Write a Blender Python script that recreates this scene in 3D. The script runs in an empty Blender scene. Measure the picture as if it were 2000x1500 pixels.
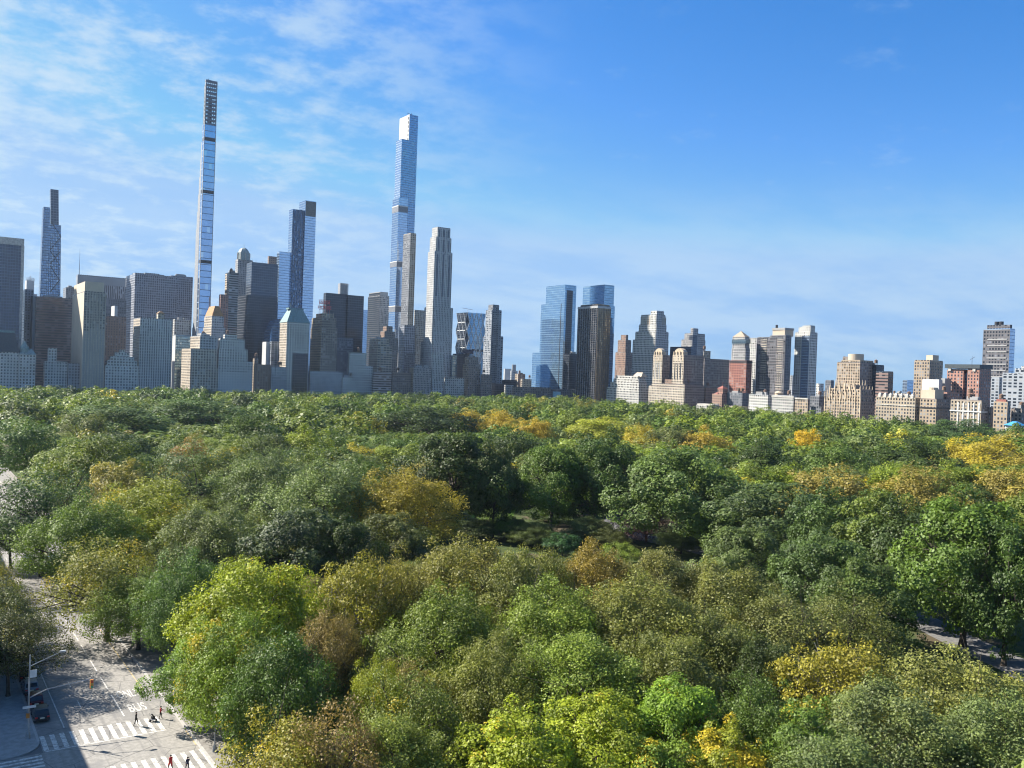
import bpy, bmesh, math, random
import numpy as np
from mathutils import Vector, Matrix
random.seed(7)
D = bpy.data
SC = bpy.context.scene
COL = SC.collection
R = math.radians
# ------------------------------------------------------------------ camera
FOC = 1770.0                      # focal length in units where the frame is 2000 wide
CAM = Vector((23.6, 1185.0, 48.0))
HD, PIT, ROLL = R(236.1), R(-0.55), R(2.0)
FW = Vector((math.cos(HD)*math.cos(PIT), math.sin(HD)*math.cos(PIT), math.sin(PIT)))
RT = Vector((math.sin(HD), -math.cos(HD), 0.0))
UP = RT.cross(FW)
CR, SR = math.cos(ROLL), math.sin(ROLL)
cam = D.cameras.new('camera'); camo = D.objects.new('camera', cam); COL.objects.link(camo)
ex = CR*RT + SR*UP; ey = -SR*RT + CR*UP; ez = -FW
camo.matrix_world = Matrix(((ex.x, ey.x, ez.x, CAM.x), (ex.y, ey.y, ez.y, CAM.y), (ex.z, ey.z, ez.z, CAM.z), (0, 0, 0, 1)))
cam.sensor_width = 36.0; cam.lens = FOC/2000*36.0; cam.clip_end = 60000; cam.clip_start = 1.0
SC.camera = camo

def ray(px, py):
    dx, dy = px-1000, py-750
    a = CR*dx+SR*dy; b = -SR*dx+CR*dy
    return FW*FOC+RT*a-UP*b
def ground(px, py, z=0.0):
    d = ray(px, py); return CAM+d*((z-CAM.z)/d.z)
def on_y(px, py, Y):
    d = ray(px, py); return CAM+d*((Y-CAM.y)/d.y)
def on_x(px, py, X):
    d = ray(px, py); return CAM+d*((X-CAM.x)/d.x)
def proj(p):
    d = Vector(p)-CAM; X = d.dot(RT); Y = d.dot(UP); Z = d.dot(FW)
    a = FOC*X/Z; b = -FOC*Y/Z
    return 1000+CR*a-SR*b, 750+SR*a+CR*b, Z

# ------------------------------------------------------------------ tagging
def tag(o, label=None, cat=None, group=None, kind=None):
    if label: o['label'] = label
    if cat: o['category'] = cat
    if group: o['group'] = group
    if kind: o['kind'] = kind
    return o
def empty(name, loc, label, cat, group=None, rz=0.0):
    o = D.objects.new(name, None); COL.objects.link(o); o.location = loc; o.rotation_euler.z = rz
    o.empty_display_size = 1.0
    return tag(o, label, cat, group)
def link(name, me, parent=None, mats=None):
    o = D.objects.new(name, me); COL.objects.link(o)
    if mats:
        for m in mats: me.materials.append(m)
    if parent is not None:
        o.parent = parent
        o.location = -Vector(parent.location)      # geometry is written in world metres
    return o

# ------------------------------------------------------------------ node helper
class NT:
    def __init__(s, name):
        s.m = D.materials.new(name); s.m.use_nodes = True
        s.t = s.m.node_tree; s.t.nodes.clear()
    def n(s, typ, **kw):
        nd = s.t.nodes.new(typ)
        for k, v in kw.items(): setattr(nd, k, v)
        return nd
    def put(s, sock, v):
        if hasattr(v, 'is_output'): s.t.links.new(v, sock)
        else:
            if isinstance(v, (tuple, list)) and len(v) == 3 and sock.type == 'RGBA': v = (*v, 1)
            sock.default_value = v
    def math(s, op, a, b=None, c=None, clamp=False):
        nd = s.n('ShaderNodeMath', operation=op); nd.use_clamp = clamp
        for i, v in enumerate((a, b, c)):
            if v is not None: s.put(nd.inputs[i], v)
        return nd.outputs[0]
    def mix(s, f, a, b, mode='MIX'):
        nd = s.n('ShaderNodeMix', data_type='RGBA', blend_type=mode)
        s.put(nd.inputs[0], f); s.put(nd.inputs[6], a); s.put(nd.inputs[7], b)
        return nd.outputs[2]
    def mixf(s, f, a, b):
        nd = s.n('ShaderNodeMix', data_type='FLOAT')
        s.put(nd.inputs[0], f); s.put(nd.inputs[2], a); s.put(nd.inputs[3], b)
        return nd.outputs[0]
    def noise(s, vec, scale, detail=3, rough=.55):
        nd = s.n('ShaderNodeTexNoise'); nd.inputs['Scale'].default_value = scale
        nd.inputs['Detail'].default_value = detail; nd.inputs['Roughness'].default_value = rough
        if vec is not None: s.put(nd.inputs['Vector'], vec)
        return nd.outputs[0]
    def ramp(s, v, lo, hi, a=0., b=1.):
        nd = s.n('ShaderNodeMapRange', interpolation_type='SMOOTHSTEP')
        s.put(nd.inputs[0], v); nd.inputs[1].default_value = lo; nd.inputs[2].default_value = hi
        nd.inputs[3].default_value = a; nd.inputs[4].default_value = b
        return nd.outputs[0]
    def bsdf(s, col, rough=.8, metal=0., spec=.5, normal=None):
        p = s.n('ShaderNodeBsdfPrincipled')
        s.put(p.inputs['Base Color'], col); s.put(p.inputs['Roughness'], rough); s.put(p.inputs['Metallic'], metal)
        s.put(p.inputs['Specular IOR Level'], spec)
        if normal is not None: s.put(p.inputs['Normal'], normal)
        return p.outputs[0]
    def out(s, sh, vol=None):
        o = s.n('ShaderNodeOutputMaterial')
        if sh is not None: s.t.links.new(sh, o.inputs[0])
        if vol is not None: s.t.links.new(vol, o.inputs[1])
        return s.m
_plain = {}
def plain(name, col, rough=.8, metal=0., var=.25, scale=.6, spec=.5):
    if name in _plain: return _plain[name]
    t = NT(name)
    pos = t.n('ShaderNodeNewGeometry').outputs['Position']
    nz = t.noise(pos, scale, 4)
    c = t.mix(t.ramp(nz, .3, .7), tuple(x*(1-var) for x in col), tuple(min(1, x*(1+var)) for x in col))
    _plain[name] = t.out(t.bsdf(c, rough, metal, spec)); return _plain[name]

# ------------------------------------------------------------------ facades: windows, mullions and spandrels as surface pattern
STY = {}
def facade(key, wall, glass=(.035, .045, .06), bay=3.4, fl=3.5, wx=.5, wy=.52, lit=.22, metal=0.0, kind='grid', band=0, bandc=None, groug=.12,
           wallr=.8, wmetal=0., curtain=(.34, .35, .36), wave=0., gvar=.6):
    t = NT('facade_'+key)
    uv = t.n('ShaderNodeUVMap').outputs[0]
    sp = t.n('ShaderNodeSeparateXYZ'); t.put(sp.inputs[0], uv)
    U, V = sp.outputs[0], sp.outputs[1]
    fu, fv = t.math('FRACT', U), t.math('FRACT', V)
    ax = t.math('LESS_THAN', t.math('ABSOLUTE', t.math('SUBTRACT', fu, .5)), wx/2)
    ay = t.math('LESS_THAN', t.math('ABSOLUTE', t.math('SUBTRACT', fv, .5)), wy/2)
    mask = {'grid': lambda: t.math('MULTIPLY', ax, ay), 'h': lambda: ay, 'v': lambda: ax}[kind]()
    cv = t.n('ShaderNodeCombineXYZ')
    t.put(cv.inputs[0], t.math('FLOOR', U)); t.put(cv.inputs[1], t.math('FLOOR', V))
    t.put(cv.inputs[2], t.math('MULTIPLY', t.n('ShaderNodeObjectInfo').outputs['Random'], 37.))
    wn = t.n('ShaderNodeTexWhiteNoise', noise_dimensions='3D'); t.put(wn.inputs['Vector'], cv.outputs[0])
    rnd = wn.outputs[0]
    sc = t.n('ShaderNodeSeparateColor'); t.put(sc.inputs[0], wn.outputs[1])
    r2 = sc.outputs[1]
    g = t.mix(t.math('GREATER_THAN', rnd, 1-lit), glass, curtain)
    g = t.mix(t.math('MULTIPLY', r2, gvar), g, (0., 0., 0.))
    pos = t.n('ShaderNodeNewGeometry').outputs['Position']
    nz = t.noise(pos, .035, 4)
    nz2 = t.noise(pos, .4, 2)
    w = t.mix(t.ramp(nz, .3, .7), tuple(x*.86 for x in wall), tuple(min(1, x*1.1) for x in wall))
    w = t.mix(t.math('MULTIPLY', nz2, .22), w, (.05, .05, .05))
    if band:
        bm_ = t.math('LESS_THAN', t.math('FRACT', t.math('DIVIDE', V, float(band))), 1.0/band)
        w = t.mix(t.math('MULTIPLY', bm_, .85), w, bandc or tuple(x*.6 for x in wall))
        if bandc: mask = t.math('MULTIPLY', mask, t.math('SUBTRACT', 1., bm_))
    c = t.mix(mask, w, g)
    nrm = None
    if wave:
        b = t.n('ShaderNodeBump'); b.inputs['Strength'].default_value = wave; b.inputs['Distance'].default_value = 1.0
        t.put(b.inputs['Height'], t.noise(pos, .07, 3)); nrm = b.outputs[0]
    sh = t.bsdf(c, t.mixf(mask, wallr, groug), t.mixf(mask, wmetal, metal), .5, nrm)
    STY[key] = dict(mat=t.out(sh), bay=bay, fl=fl, wx=wx, wy=wy)
facade('azure_glass', (.15, .26, .37), (.25, .42, .60), bay=3., fl=3.9, wx=.94, wy=.86, metal=.82, lit=.05, gvar=.16, groug=.07, curtain=(.36, .52, .68))
facade('charcoal', (.12, .115, .125), (.03, .035, .045), bay=3.2, fl=3.8, wx=.6, wy=.6, lit=.25, curtain=(.2, .21, .24))
facade('limestone', (.56, .55, .51), (.02, .026, .036), wx=.5, wy=.55)
facade('limestone_tall', (.49, .49, .48), wx=.4, wy=.72, bay=2.8)
facade('pale_stone', (.58, .57, .53), (.02, .026, .036), wx=.5, wy=.56, bay=3.2)
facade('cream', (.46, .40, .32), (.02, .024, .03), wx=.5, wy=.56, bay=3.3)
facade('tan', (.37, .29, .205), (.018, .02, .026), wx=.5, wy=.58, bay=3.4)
facade('tan_bands', (.46, .38, .29), wx=.75, wy=.5, bay=4.5, kind='grid')
facade('buff', (.36, .30, .225), (.018, .02, .026), wx=.5, wy=.56)
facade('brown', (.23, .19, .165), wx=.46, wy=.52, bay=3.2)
facade('brick_brown', (.26, .17, .125), wx=.42, wy=.5)
facade('brick_red', (.33, .125, .085), wx=.52, wy=.55, bay=4.2)
facade('brick_pink', (.38, .20, .15), wx=.45, wy=.6, bay=3.4)
facade('grey_stone', (.38, .395, .41), (.025, .032, .045), wx=.5, wy=.52)
facade('grey_dark', (.15, .16, .18), wx=.5, wy=.5)
facade('white_stone', (.46, .45, .42), (.018, .022, .03), wx=.55, wy=.52, bay=3.3)
facade('blank_tan', (.55, .46, .35), wx=.0, wy=.0)
facade('blank_grey', (.32, .32, .32), wx=.0, wy=.0)
facade('blank_dark', (.07, .075, .085), wx=.0, wy=.0)
facade('blank_white', (.52, .52, .515), wx=0., wy=0.)
facade('slab_grid', (.38, .35, .30), (.03, .035, .045), bay=3.6, fl=3.1, wx=.66, wy=.62, lit=.12)
facade('stripe_v', (.46, .48, .51), (.03, .035, .05), bay=3.0, fl=3.8, wx=.62, wy=.9, kind='v', lit=.1)
facade('stripe_v_dark', (.30, .32, .37), (.04, .05, .07), bay=3.2, fl=3.8, wx=.62, wy=.7, kind='grid', lit=.3, curtain=(.2, .22, .26))
facade('stripe_h', (.42, .40, .39), (.03, .035, .045), bay=4, fl=3.4, wx=.9, wy=.55, kind='h', lit=.1)
facade('stripe_h_brown', (.23, .15, .13), (.05, .05, .055), bay=4, fl=3.6, wx=.9, wy=.55, kind='h', lit=.25, curtain=(.2, .17, .16))
facade('balcony', (.30, .33, .37), (.03, .04, .055), bay=5., fl=3.1, wx=.62, wy=.6, lit=.25)
facade('navy_glass', (.05, .075, .12), (.10, .155, .26), bay=2.6, fl=3.8, wx=.84, wy=.9, metal=.75, lit=.12, gvar=.55, curtain=(.22, .32, .48))
facade('dark_glass', (.08, .10, .135), (.07, .095, .14), bay=3., fl=3.8, wx=.86, wy=.80, metal=.6, lit=.06, gvar=.35, curtain=(.12, .15, .18))
facade('black_glass', (.04, .05, .068), (.035, .048, .072), bay=3., fl=3.8, wx=.88, wy=.82, metal=.5, lit=.04, gvar=.4, curtain=(.06, .07, .09))
facade('blue_glass', (.15, .23, .34), (.26, .40, .60), bay=3., fl=3.9, wx=.9, wy=.80, metal=.85, lit=.05, gvar=.18, groug=.06, curtain=(.4, .5, .62), wave=.02)
facade('pale_glass', (.30, .40, .52), (.46, .58, .76), bay=3., fl=4., wx=.95, wy=.84, metal=.85, lit=.04, gvar=.14, groug=.08, curtain=(.6, .7, .8), wave=.03)
facade('tall_glass', (.20, .29, .42), (.38, .52, .74), bay=4.2, fl=4.6*2, wx=.99, wy=.88, metal=.85, lit=.04, gvar=.12, groug=.07, curtain=(.6, .7, .8))
facade('teal_glass', (.11, .17, .21), (.21, .33, .42), bay=3., fl=3.9, wx=.88, wy=.78, metal=.8, lit=.1, gvar=.3, groug=.08, curtain=(.4, .5, .55))
facade('mesh_glass', (.05, .08, .13), (.22, .34, .52), bay=3.4, fl=4.2, wx=.74, wy=.78, metal=.75, lit=.2, gvar=.5, groug=.1, curtain=(.35, .45, .58))
facade('bronze_glass', (.045, .043, .045), (.26, .20, .13), bay=3., fl=3.5, wx=.70, wy=.7, metal=.7, lit=.22, gvar=.5, groug=.15, curtain=(.5, .4, .26))  # golden reflections are put into this glass colour
facade('fin_black', (.018, .02, .028), (.01, .013, .02), bay=3., fl=3.5, wx=.9, wy=.7, metal=.1, lit=.02, curtain=(.04, .05, .07))
facade('stone_glass', (.36, .35, .34), (.05, .07, .1), bay=2.6, fl=3.3, wx=.55, wy=.6, lit=.2)
ROOF = plain('roof_gravel', (.20, .20, .19), .9)
ROOFD = plain('roof_dark', (.06, .065, .07), .9)
METAL = plain('galvanised_metal', (.35, .36, .37), .5, .4)
WOOD = plain('weathered_wood', (.16, .10, .07), .9)
COPPER = plain('green_copper', (.14, .23, .235), .7, 0., .3)
COPPERB = plain('brown_copper', (.34, .17, .06), .7, 0., .3)
SLATE = plain('slate_roof', (.03, .045, .055), .6)
WHITE = plain('white_paint', (.55, .55, .53), .6)
DARK = plain('dark_metal', (.03, .03, .035), .5, .3)
STONE = plain('carved_stone', (.42, .40, .36), .85)
TANST = plain('tan_stone', (.45, .36, .26), .85)

# ------------------------------------------------------------------ mesh builders
class MB:
    """Collects faces with uv and material index; build() links them as one mesh object."""
    def __init__(s): s.v = []; s.f = []; s.uv = []; s.mi = []
    def face(s, pts, uvs=None, mi=0):
        b = len(s.v); s.v += [tuple(p) for p in pts]; s.f.append(tuple(range(b, b+len(pts))))
        s.uv += uvs if uvs else [(p[0], p[1]) for p in pts]; s.mi.append(mi)
    def loft(s, A, za, B, zb, bay=3.4, fl=3.5, mi=0, side=None, top=1, bottom=False, roof_on=True):
        """A,B: ccw polygons [(x,y)]; walls get uv in bays and floors. side: {edge index: (mi, bay, fl)}"""
        n = len(A)
        for i in range(n):
            j = (i+1) % n
            m, bb, ff = (mi, bay, fl) if not side or i not in side else side[i]
            L = math.hypot(A[j][0]-A[i][0], A[j][1]-A[i][1])
            nb = max(1, round(L/bb)); v0 = za/ff; v1 = zb/ff
            nf = max(1, round((zb-za)/ff)); v1 = v0+(zb-za)/ff
            s.face([(A[i][0], A[i][1], za), (A[j][0], A[j][1], za), (B[j][0], B[j][1], zb), (B[i][0], B[i][1], zb)],
                   [(0, v0), (nb, v0), (nb, v1), (0, v1)], m)
        if roof_on: s.face([(p[0], p[1], zb) for p in B], None, top)
        if bottom: s.face([(p[0], p[1], za) for p in reversed(A)], None, mi)
    def box(s, x0, x1, y0, y1, z0, z1, bay=3.4, fl=3.5, mi=0, side=None, top=1, bottom=False):
        P = rect(x0, x1, y0, y1); s.loft(P, z0, P, z1, bay, fl, mi, side, top, bottom)
    def bar(s, a, b, w, mi=0, w2=None, n=4):
        a, b = Vector(a), Vector(b); d = b-a
        if d.length < 1e-6: return
        d.normalize(); q = d.orthogonal().normalized() if abs(d.z) < .99 else Vector((1, 0, 0)); r_ = d.cross(q)
        w2 = w if w2 is None else w2
        ra, rb = [], []
        for k in range(n):
            t = (k+.5)*2*math.pi/n; o = q*math.cos(t)+r_*math.sin(t)
            ra.append(a+o*w); rb.append(b+o*w2)
        for k in range(n):
            l = (k+1) % n; s.face([ra[k], ra[l], rb[l], rb[k]], None, mi)
        s.face(rb, None, mi); s.face(ra[::-1], None, mi)
    def cyl(s, x, y, z0, z1, r0, r1=None, n=16, mi=0, top=None):
        r1 = r0 if r1 is None else r1
        A = [(x+r0*math.cos(2*math.pi*k/n), y+r0*math.sin(2*math.pi*k/n)) for k in range(n)]
        B = [(x+r1*math.cos(2*math.pi*k/n), y+r1*math.sin(2*math.pi*k/n)) for k in range(n)]
        s.loft(A, z0, B, z1, mi=mi, top=mi if top is None else top)
    def build(s, name, mats, parent=None):
        me = D.meshes.new(name); me.from_pydata(s.v, [], s.f)
        ul = me.uv_layers.new(name='UVMap'); ul.data.foreach_set('uv', [c for p in s.uv for c in p])
        me.polygons.foreach_set('material_index', s.mi); me.update()
        if not isinstance(mats, (list, tuple)): mats = [mats]
        return link(name, me, parent, mats)
def rect(x0, x1, y0, y1): return [(x0, y0), (x1, y0), (x1, y1), (x0, y1)]      # edges: 0 south, 1 east, 2 north, 3 west
def inset(b, d): return (b[0]+d, b[1]-d, b[2]+d, b[3]-d)
def pbox(name, parent, b, z0, z1, mat, top=None):
    m = MB(); m.box(b[0], b[1], b[2], b[3], z0, z1, bottom=True)
    return m.build(name, [mat, top or ROOF], parent)
WINMAT = None
def window_mat():
    t = NT('window_glass')
    rn = t.n('ShaderNodeObjectInfo').outputs['Random']
    c = t.mix(t.ramp(rn, .72, .78), (.035, .045, .06), (.26, .27, .28))
    return t.out(t.bsdf(c, .12))
WINMAT = window_mat()
_wm = {}
def win_mesh(w, h):
    k = (round(w, 2), round(h, 2))
    if k not in _wm:
        m = MB(); m.box(-w/2, w/2, -.07, .07, -h/2, h/2, top=0, bottom=True)
        me = D.meshes.new('window'); me.from_pydata(m.v, [], m.f); me.materials.append(WINMAT); _wm[k] = me
    return _wm[k]
def add_windows(root, face, box, z0, z1, sty, cap=100):
    """Windows of one face ('E' or 'N') on the bays and floors of its facade; the nearest hundred each an object."""
    st = STY[sty]; x0, x1, y0, y1 = box
    L = (y1-y0) if face == 'E' else (x1-x0)
    nb = max(1, round(L/st['bay'])); bw = L/nb; fl = st['fl']
    w, h = bw*st['wx'], fl*st['wy']
    spots = []
    k = int(z1/fl)
    while True:
        k -= 1
        zc = (k+.5)*fl
        if zc-h/2 < z0: break
        if zc+h/2 > z1-.3: continue
        for i in range(nb):
            u = (i+.5)*bw
            spots.append((x1, y0+u, zc) if face == 'E' else (x1-u, y1, zc))
    me = win_mesh(w, h)
    for p in spots[:cap]:
        o = D.objects.new('window', me); COL.objects.link(o); o.parent = root
        o.location = Vector(p)-Vector(root.location)
        if face == 'E': o.rotation_euler.z = R(90)
    if len(spots) > cap:
        m = MB()
        for (x, y, z) in spots[cap:]:
            if face == 'E': m.box(x-.07, x+.07, y-w/2, y+w/2, z-h/2, z+h/2, top=0)
            else: m.box(x-w/2, x+w/2, y-.07, y+.07, z-h/2, z+h/2, top=0)
        tag(m.build('window', [WINMAT], root), kind='stuff')

LAND = []            # (px, py top, phrase) of buildings, for naming trees by what stands above them
def foot(plane, xl, xc, xr, yt, push=0., de=30., dn=30.):
    ax, v = plane
    p = on_y(xc, yt, v-push) if ax == 'Y' else on_x(xc, yt, v-push)
    X, Y, Z = p
    y0 = on_x(xl, yt, X).y if xl < xc-.5 else Y-de
    x0 = on_y(xr, yt, Y).x if xr > xc+.5 else X-dn
    if y0 > Y: y0 = Y-de
    y0 = max(y0, Y-150)
    return (x0, X, y0, Y), Z
def bld(name, label, plane, tiers, sty, cat='building', group=None, east=None, roof=None, ph=True, tank=0, wins=None, parts=None, push=.6, corn=True):
    """tiers: (xl, xc, xr, ytop[, style[, part name]]) in photo pixels, lowest first; each becomes a part reaching the ground."""
    g = []
    for i, t in enumerate(tiers):
        de = 25 if i else 34
        b, z = foot(plane, t[0], t[1], t[2], t[3], push*i, de, de)
        g.append((b, z))
    b0 = g[0][0]
    root = empty(name, ((b0[0]+b0[1])/2, (b0[2]+b0[3])/2, 0), label, cat, group)
    rnd = random.Random(label)
    for i, (t, (b, z)) in enumerate(zip(tiers, g)):
        sk = t[4] if len(t) > 4 and t[4] else sty
        st = STY[sk]; se = STY[east] if east else st  # sunlight and shade on east and north sides are often put into these colours
        m = MB()
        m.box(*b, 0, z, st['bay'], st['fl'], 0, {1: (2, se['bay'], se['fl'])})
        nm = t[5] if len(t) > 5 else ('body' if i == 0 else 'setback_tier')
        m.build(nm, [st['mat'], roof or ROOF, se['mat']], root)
        if corn and min(b[1]-b[0], b[3]-b[2]) > 6:
            q = inset(b, .25); c = MB()
            w = .35
            c.box(q[0], q[1], q[3]-w, q[3], z, z+1.1); c.box(q[1]-w, q[1], q[2], q[3]-w, z, z+1.1)
            c.box(q[0], q[1]-w, q[2], q[2]+w, z, z+1.1); c.box(q[0], q[0]+w, q[2]+w, q[3]-w, z, z+1.1)
            c.build('parapet', [st['mat'], ROOF], root)
    b, z = g[-1]
    if ph and min(b[1]-b[0], b[3]-b[2]) > 9:
        W, L = b[1]-b[0], b[3]-b[2]
        for k in range(2 if W*L < 500 else 3):
            w, l = W*rnd.uniform(.22, .4), L*rnd.uniform(.22, .4)
            x = b[0]+(W-w-3)*(rnd.uniform(.05, .42) if k == 0 else rnd.uniform(.55, .95))+1.5
            y = b[2]+(L-l-3)*rnd.uniform(.3, .9)+1.5
            pbox('penthouse', root, (x, x+w, y, y+l), z, z+rnd.uniform(2.8, 5), STY['blank_grey']['mat'] if rnd.random() < .5 else STY[sty if sty.startswith('b') else 'grey_stone']['mat'])
    if ph and not tank and sty in ('limestone', 'pale_stone', 'grey_stone', 'brown', 'buff', 'brick_brown', 'tan', 'cream', 'stripe_h', 'stone_glass', 'limestone_tall', 'brick_pink'): tank = rnd.choice((0, 1, 1, 2))
    for k in range(tank):
        water_tank(root, b[1]-3.5-rnd.uniform(0, .5)*(b[1]-b[0]), b[3]-3.5-rnd.uniform(0, .6)*(b[3]-b[2]), z)
    if wins:
        for (i, f) in wins:
            sk = tiers[i][4] if len(tiers[i]) > 4 and tiers[i][4] else (east if (f == 'E' and east) else sty)
            bb, zz = g[i]
            zb = 8 if i == 0 else min(g[i-1][1], zz)
            if len(wins) == 1: zb = 8
            add_windows(root, f, bb, zb, zz, sk, 100//len(wins))
    LAND.append((sum((t[0]+t[2])/2 for t in tiers)/len(tiers), label))
    return root, g
def water_tank(root, x, y, z, r=2.0):
    m = MB()
    for dx, dy in ((-1, -1), (1, -1), (1, 1), (-1, 1)): m.bar((x+dx*r*.6, y+dy*r*.6, z), (x+dx*r*.6, y+dy*r*.6, z+3.), .18)
    m.cyl(x, y, z+3., z+6.6, r, r*.95, 14); m.cyl(x, y, z+6.6, z+7.8, r*1.05, .15, 14)
    return m.build('water_tank', WOOD, root)
def text_mesh(name, body, size, extrude, offset, mat):
    cu = D.curves.new('tmp', 'FONT'); cu.body = body; cu.size = size; cu.extrude = extrude; cu.align_x = 'CENTER'; cu.offset = offset
    t = D.objects.new('tmp', cu); COL.objects.link(t)
    me = D.meshes.new_from_object(t.evaluated_get(bpy.context.evaluated_depsgraph_get())); D.objects.remove(t)
    me.materials.clear(); me.materials.append(mat)
    o = D.objects.new(name, me); COL.objects.link(o); return o
# ================================================================== buildings, left to right
def zat(px, py, b):                                       # height seen at a pixel above a box's north-east corner
    d = ray(px, py); h = math.hypot(b[1]-CAM.x, b[3]-CAM.y); return CAM.z+d.z/math.hypot(d.x, d.y)*h
def frame_of(g, i=0): return g[i][0], g[i][1]
def nbox(root, name, g, xa, xb, ya, yb, mat, proud=.4, dep=None, roof=None):
    """a block standing against a north face between two pixel columns and two pixel rows"""
    b = g[0]
    x1 = on_y(xa, (ya+yb)/2, b[3]).x; x0 = on_y(xb, (ya+yb)/2, b[3]).x
    z1, z0 = zat(xa, ya, b), max(0, zat(xa, yb, b))
    dep = dep or .3
    return pbox(name, root, (x0, x1, b[3]-dep, b[3]+proud), z0, z1, mat, roof)
def hip(root, name, b, z0, z1, mat, k=.3, over=.6):
    q = inset(b, -over); dx, dy = (b[1]-b[0])*k, (b[3]-b[2])*k
    m = MB(); m.loft(rect(*q), z0, rect(b[0]+dx, b[1]-dx, b[2]+dy, b[3]-dy), z1, mi=0, top=0, bottom=True)
    return m.build(name, mat, root)

# --- Fifth Avenue end and Central Park South
r, g = bld('office_slab', 'huge dark glass office slab with pale stone rim, cut by the left edge of the photo', ('Y', -150), [(-170, -160, 48, 447)], 'dark_glass', ph=False, corn=False)
b, z = g[0]
pbox('stone_fascia', r, (b[0], b[1]+.4, b[3]-1, b[3]+.9), z-8.5, z+.6, STONE)
pbox('stone_rim', r, (b[0]-.4, b[0]+3, b[3]-1, b[3]+.9), 0, z-8.5, STONE)
r, g = bld('hotel_building', 'white chateau style hotel with steep dark mansard roof below the huge dark slab', ('Y', -15), [(-150, -140, 38, 684, 'pale_stone')], 'pale_stone', ph=False, wins=[(0, 'N')])
b, z = g[0]
mr = MB(); q = inset(b, -.5); q2 = inset(b, 5)
mr.loft(rect(*q), z+1.2, rect(*q2), z+24, mi=0, top=0, bottom=True); mr.build('mansard_roof', SLATE, r)
for k in range(12):
    for lev in (0, 1):
        x = b[0]+6+k*6.2; zz = z+4+lev*8
        dm = MB(); dm.box(x-1.1, x+1.1, b[3]-4, b[3]-1.2-lev*2.0, zz, zz+3, top=0); dm.build('dormer', WHITE, r)
pbox('ridge_deck', r, (q2[0], q2[1], q2[2], q2[3]), z+24, z+26.5, COPPER)
r2, g = bld('hotel_wing', 'grey white hotel corner wing with small green turret beside the mansard roof', ('Y', -12), [(38.5, 38.5, 70, 692, 'pale_stone')], 'pale_stone', ph=False)
b, z = g[0]
t = MB(); t.cyl((b[0]+b[1])/2+3, b[3]-7, z, z+7, 5, 5, 12); t.cyl((b[0]+b[1])/2+3, b[3]-7, z+7, z+16, 5.6, .3, 12); t.build('turret', COPPER, r2)
hip(r2, 'green_roof', b, z, z+7, COPPER, .22)
r, g = bld('construction_tower', 'pale tower under construction in the slot beside the huge dark slab', ('Y', -620), [(49, 49, 73, 574, 'blank_white'), (52, 52, 67, 548, 'blank_white')], 'blank_white', ph=False)
b, z = g[-1]; m = MB()
for k in range(7): m.bar((b[0]+k*(b[1]-b[0])/6, b[3], z), (b[0]+k*(b[1]-b[0])/6, b[3], z+9-abs(k-3)*1.6), .5)
for k in range(3): m.bar((b[0], b[3], z+2.4*k), (b[1], b[3], z+2.4*k), .4)
m.build('scaffold', WHITE, r)
bld('office_tower', 'dark brown office tower wedged between the huge slab and the banded brown block', ('Y', -260), [(49, 49, 66, 566)], 'stripe_v_dark', ph=False)
bld('white_edge', 'thin white stair shaft on the left edge of the banded brown block', ('Y', -236), [(65, 65, 70.5, 577, 'blank_white')], 'blank_white', ph=False, corn=False)  # separate strip stands in for the white edge of the brown block
# tapered glass tower with two peaks
def taper(root, name, Y, bl, br, tl, tr, yb, ytl, ytr, mat, bay, fl, dep=22, kx=0.):
    A0, A1 = on_y(bl, yb, Y), on_y(br, yb, Y); T0, T1 = on_y(tl, ytl, Y), on_y(tr, ytr, Y)
    z = T1.z
    k = (A0.z)/(T0.z-A0.z) if False else 0
    f = A0.z/(z-A0.z)
    bx1, bx0 = A0.x-(T0.x-A0.x)*f, A1.x-(T1.x-A1.x)*f
    m = MB(); m.loft(rect(bx0, bx1, Y-dep, Y), 0, rect(T1.x, T0.x, Y-dep*.8, Y-dep*.06), z, bay, fl, 0, top=1)
    return m.build(name, [mat, ROOFD], root), (T1.x, T0.x, Y-dep*.8, Y-dep*.06), z
S_ = STY['mesh_glass']
p = on_y(100, 580, -490)
r = empty('glass_skyscraper', (p.x, -500, 0), 'slim tapering blue glass skyscraper with two slanted peaks near the left edge', 'skyscraper')
taper(r, 'shaft', -490, 92, 118, 97.5, 119.5, 580, 437, 440, S_['mat'], 3.4, 4.2)
taper(r, 'low_wing', -488, 78, 99, 85.5, 98, 580, 405, 405, S_['mat'], 3.4, 4.2)
taper(r, 'tall_peak', -492, 100, 115, 99, 114.5, 440, 371, 371, STY['dark_glass']['mat'], 3.4, 4.2, 15)
LAND.append((100, 'slim tapering blue glass skyscraper'))
m = MB()
for k in range(9):                                      # lattice of dark diagonals on the glass
    for sgn in (-1, 1):
        za, zb = 60+k*24, 60+(k+1)*24
        xa, xb = (.1, .95) if sgn > 0 else (.95, .1)
        pa = on_y(93, 580, -489.2).x; pb = on_y(117, 580, -489.2).x
        if (k+sgn) % 3: m.bar((pa+(pb-pa)*xa, -489.3-.006*za, za), (pa+(pb-pa)*xb, -489.3-.006*zb, zb), .5)
m.build('diagonal_frame', DARK, r)
bld('office_block', 'reddish brown office block with thin pale horizontal bands at the left', ('Y', -230), [(71, 71, 145, 580)], 'stripe_h_brown', roof=ROOFD)  # reddish lens flare is taken into the brown wall colour
bld('office_block', 'small purple grey block standing between the tapering tower and the mast', ('Y', -560), [(129, 129, 152, 562)], 'grey_dark')
r, g = bld('office_slab', 'wide pale grey office slab with a thin mast on its left end', ('Y', -520), [(149, 152, 247, 537)], 'stripe_v', roof=ROOF, ph=False)
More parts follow.
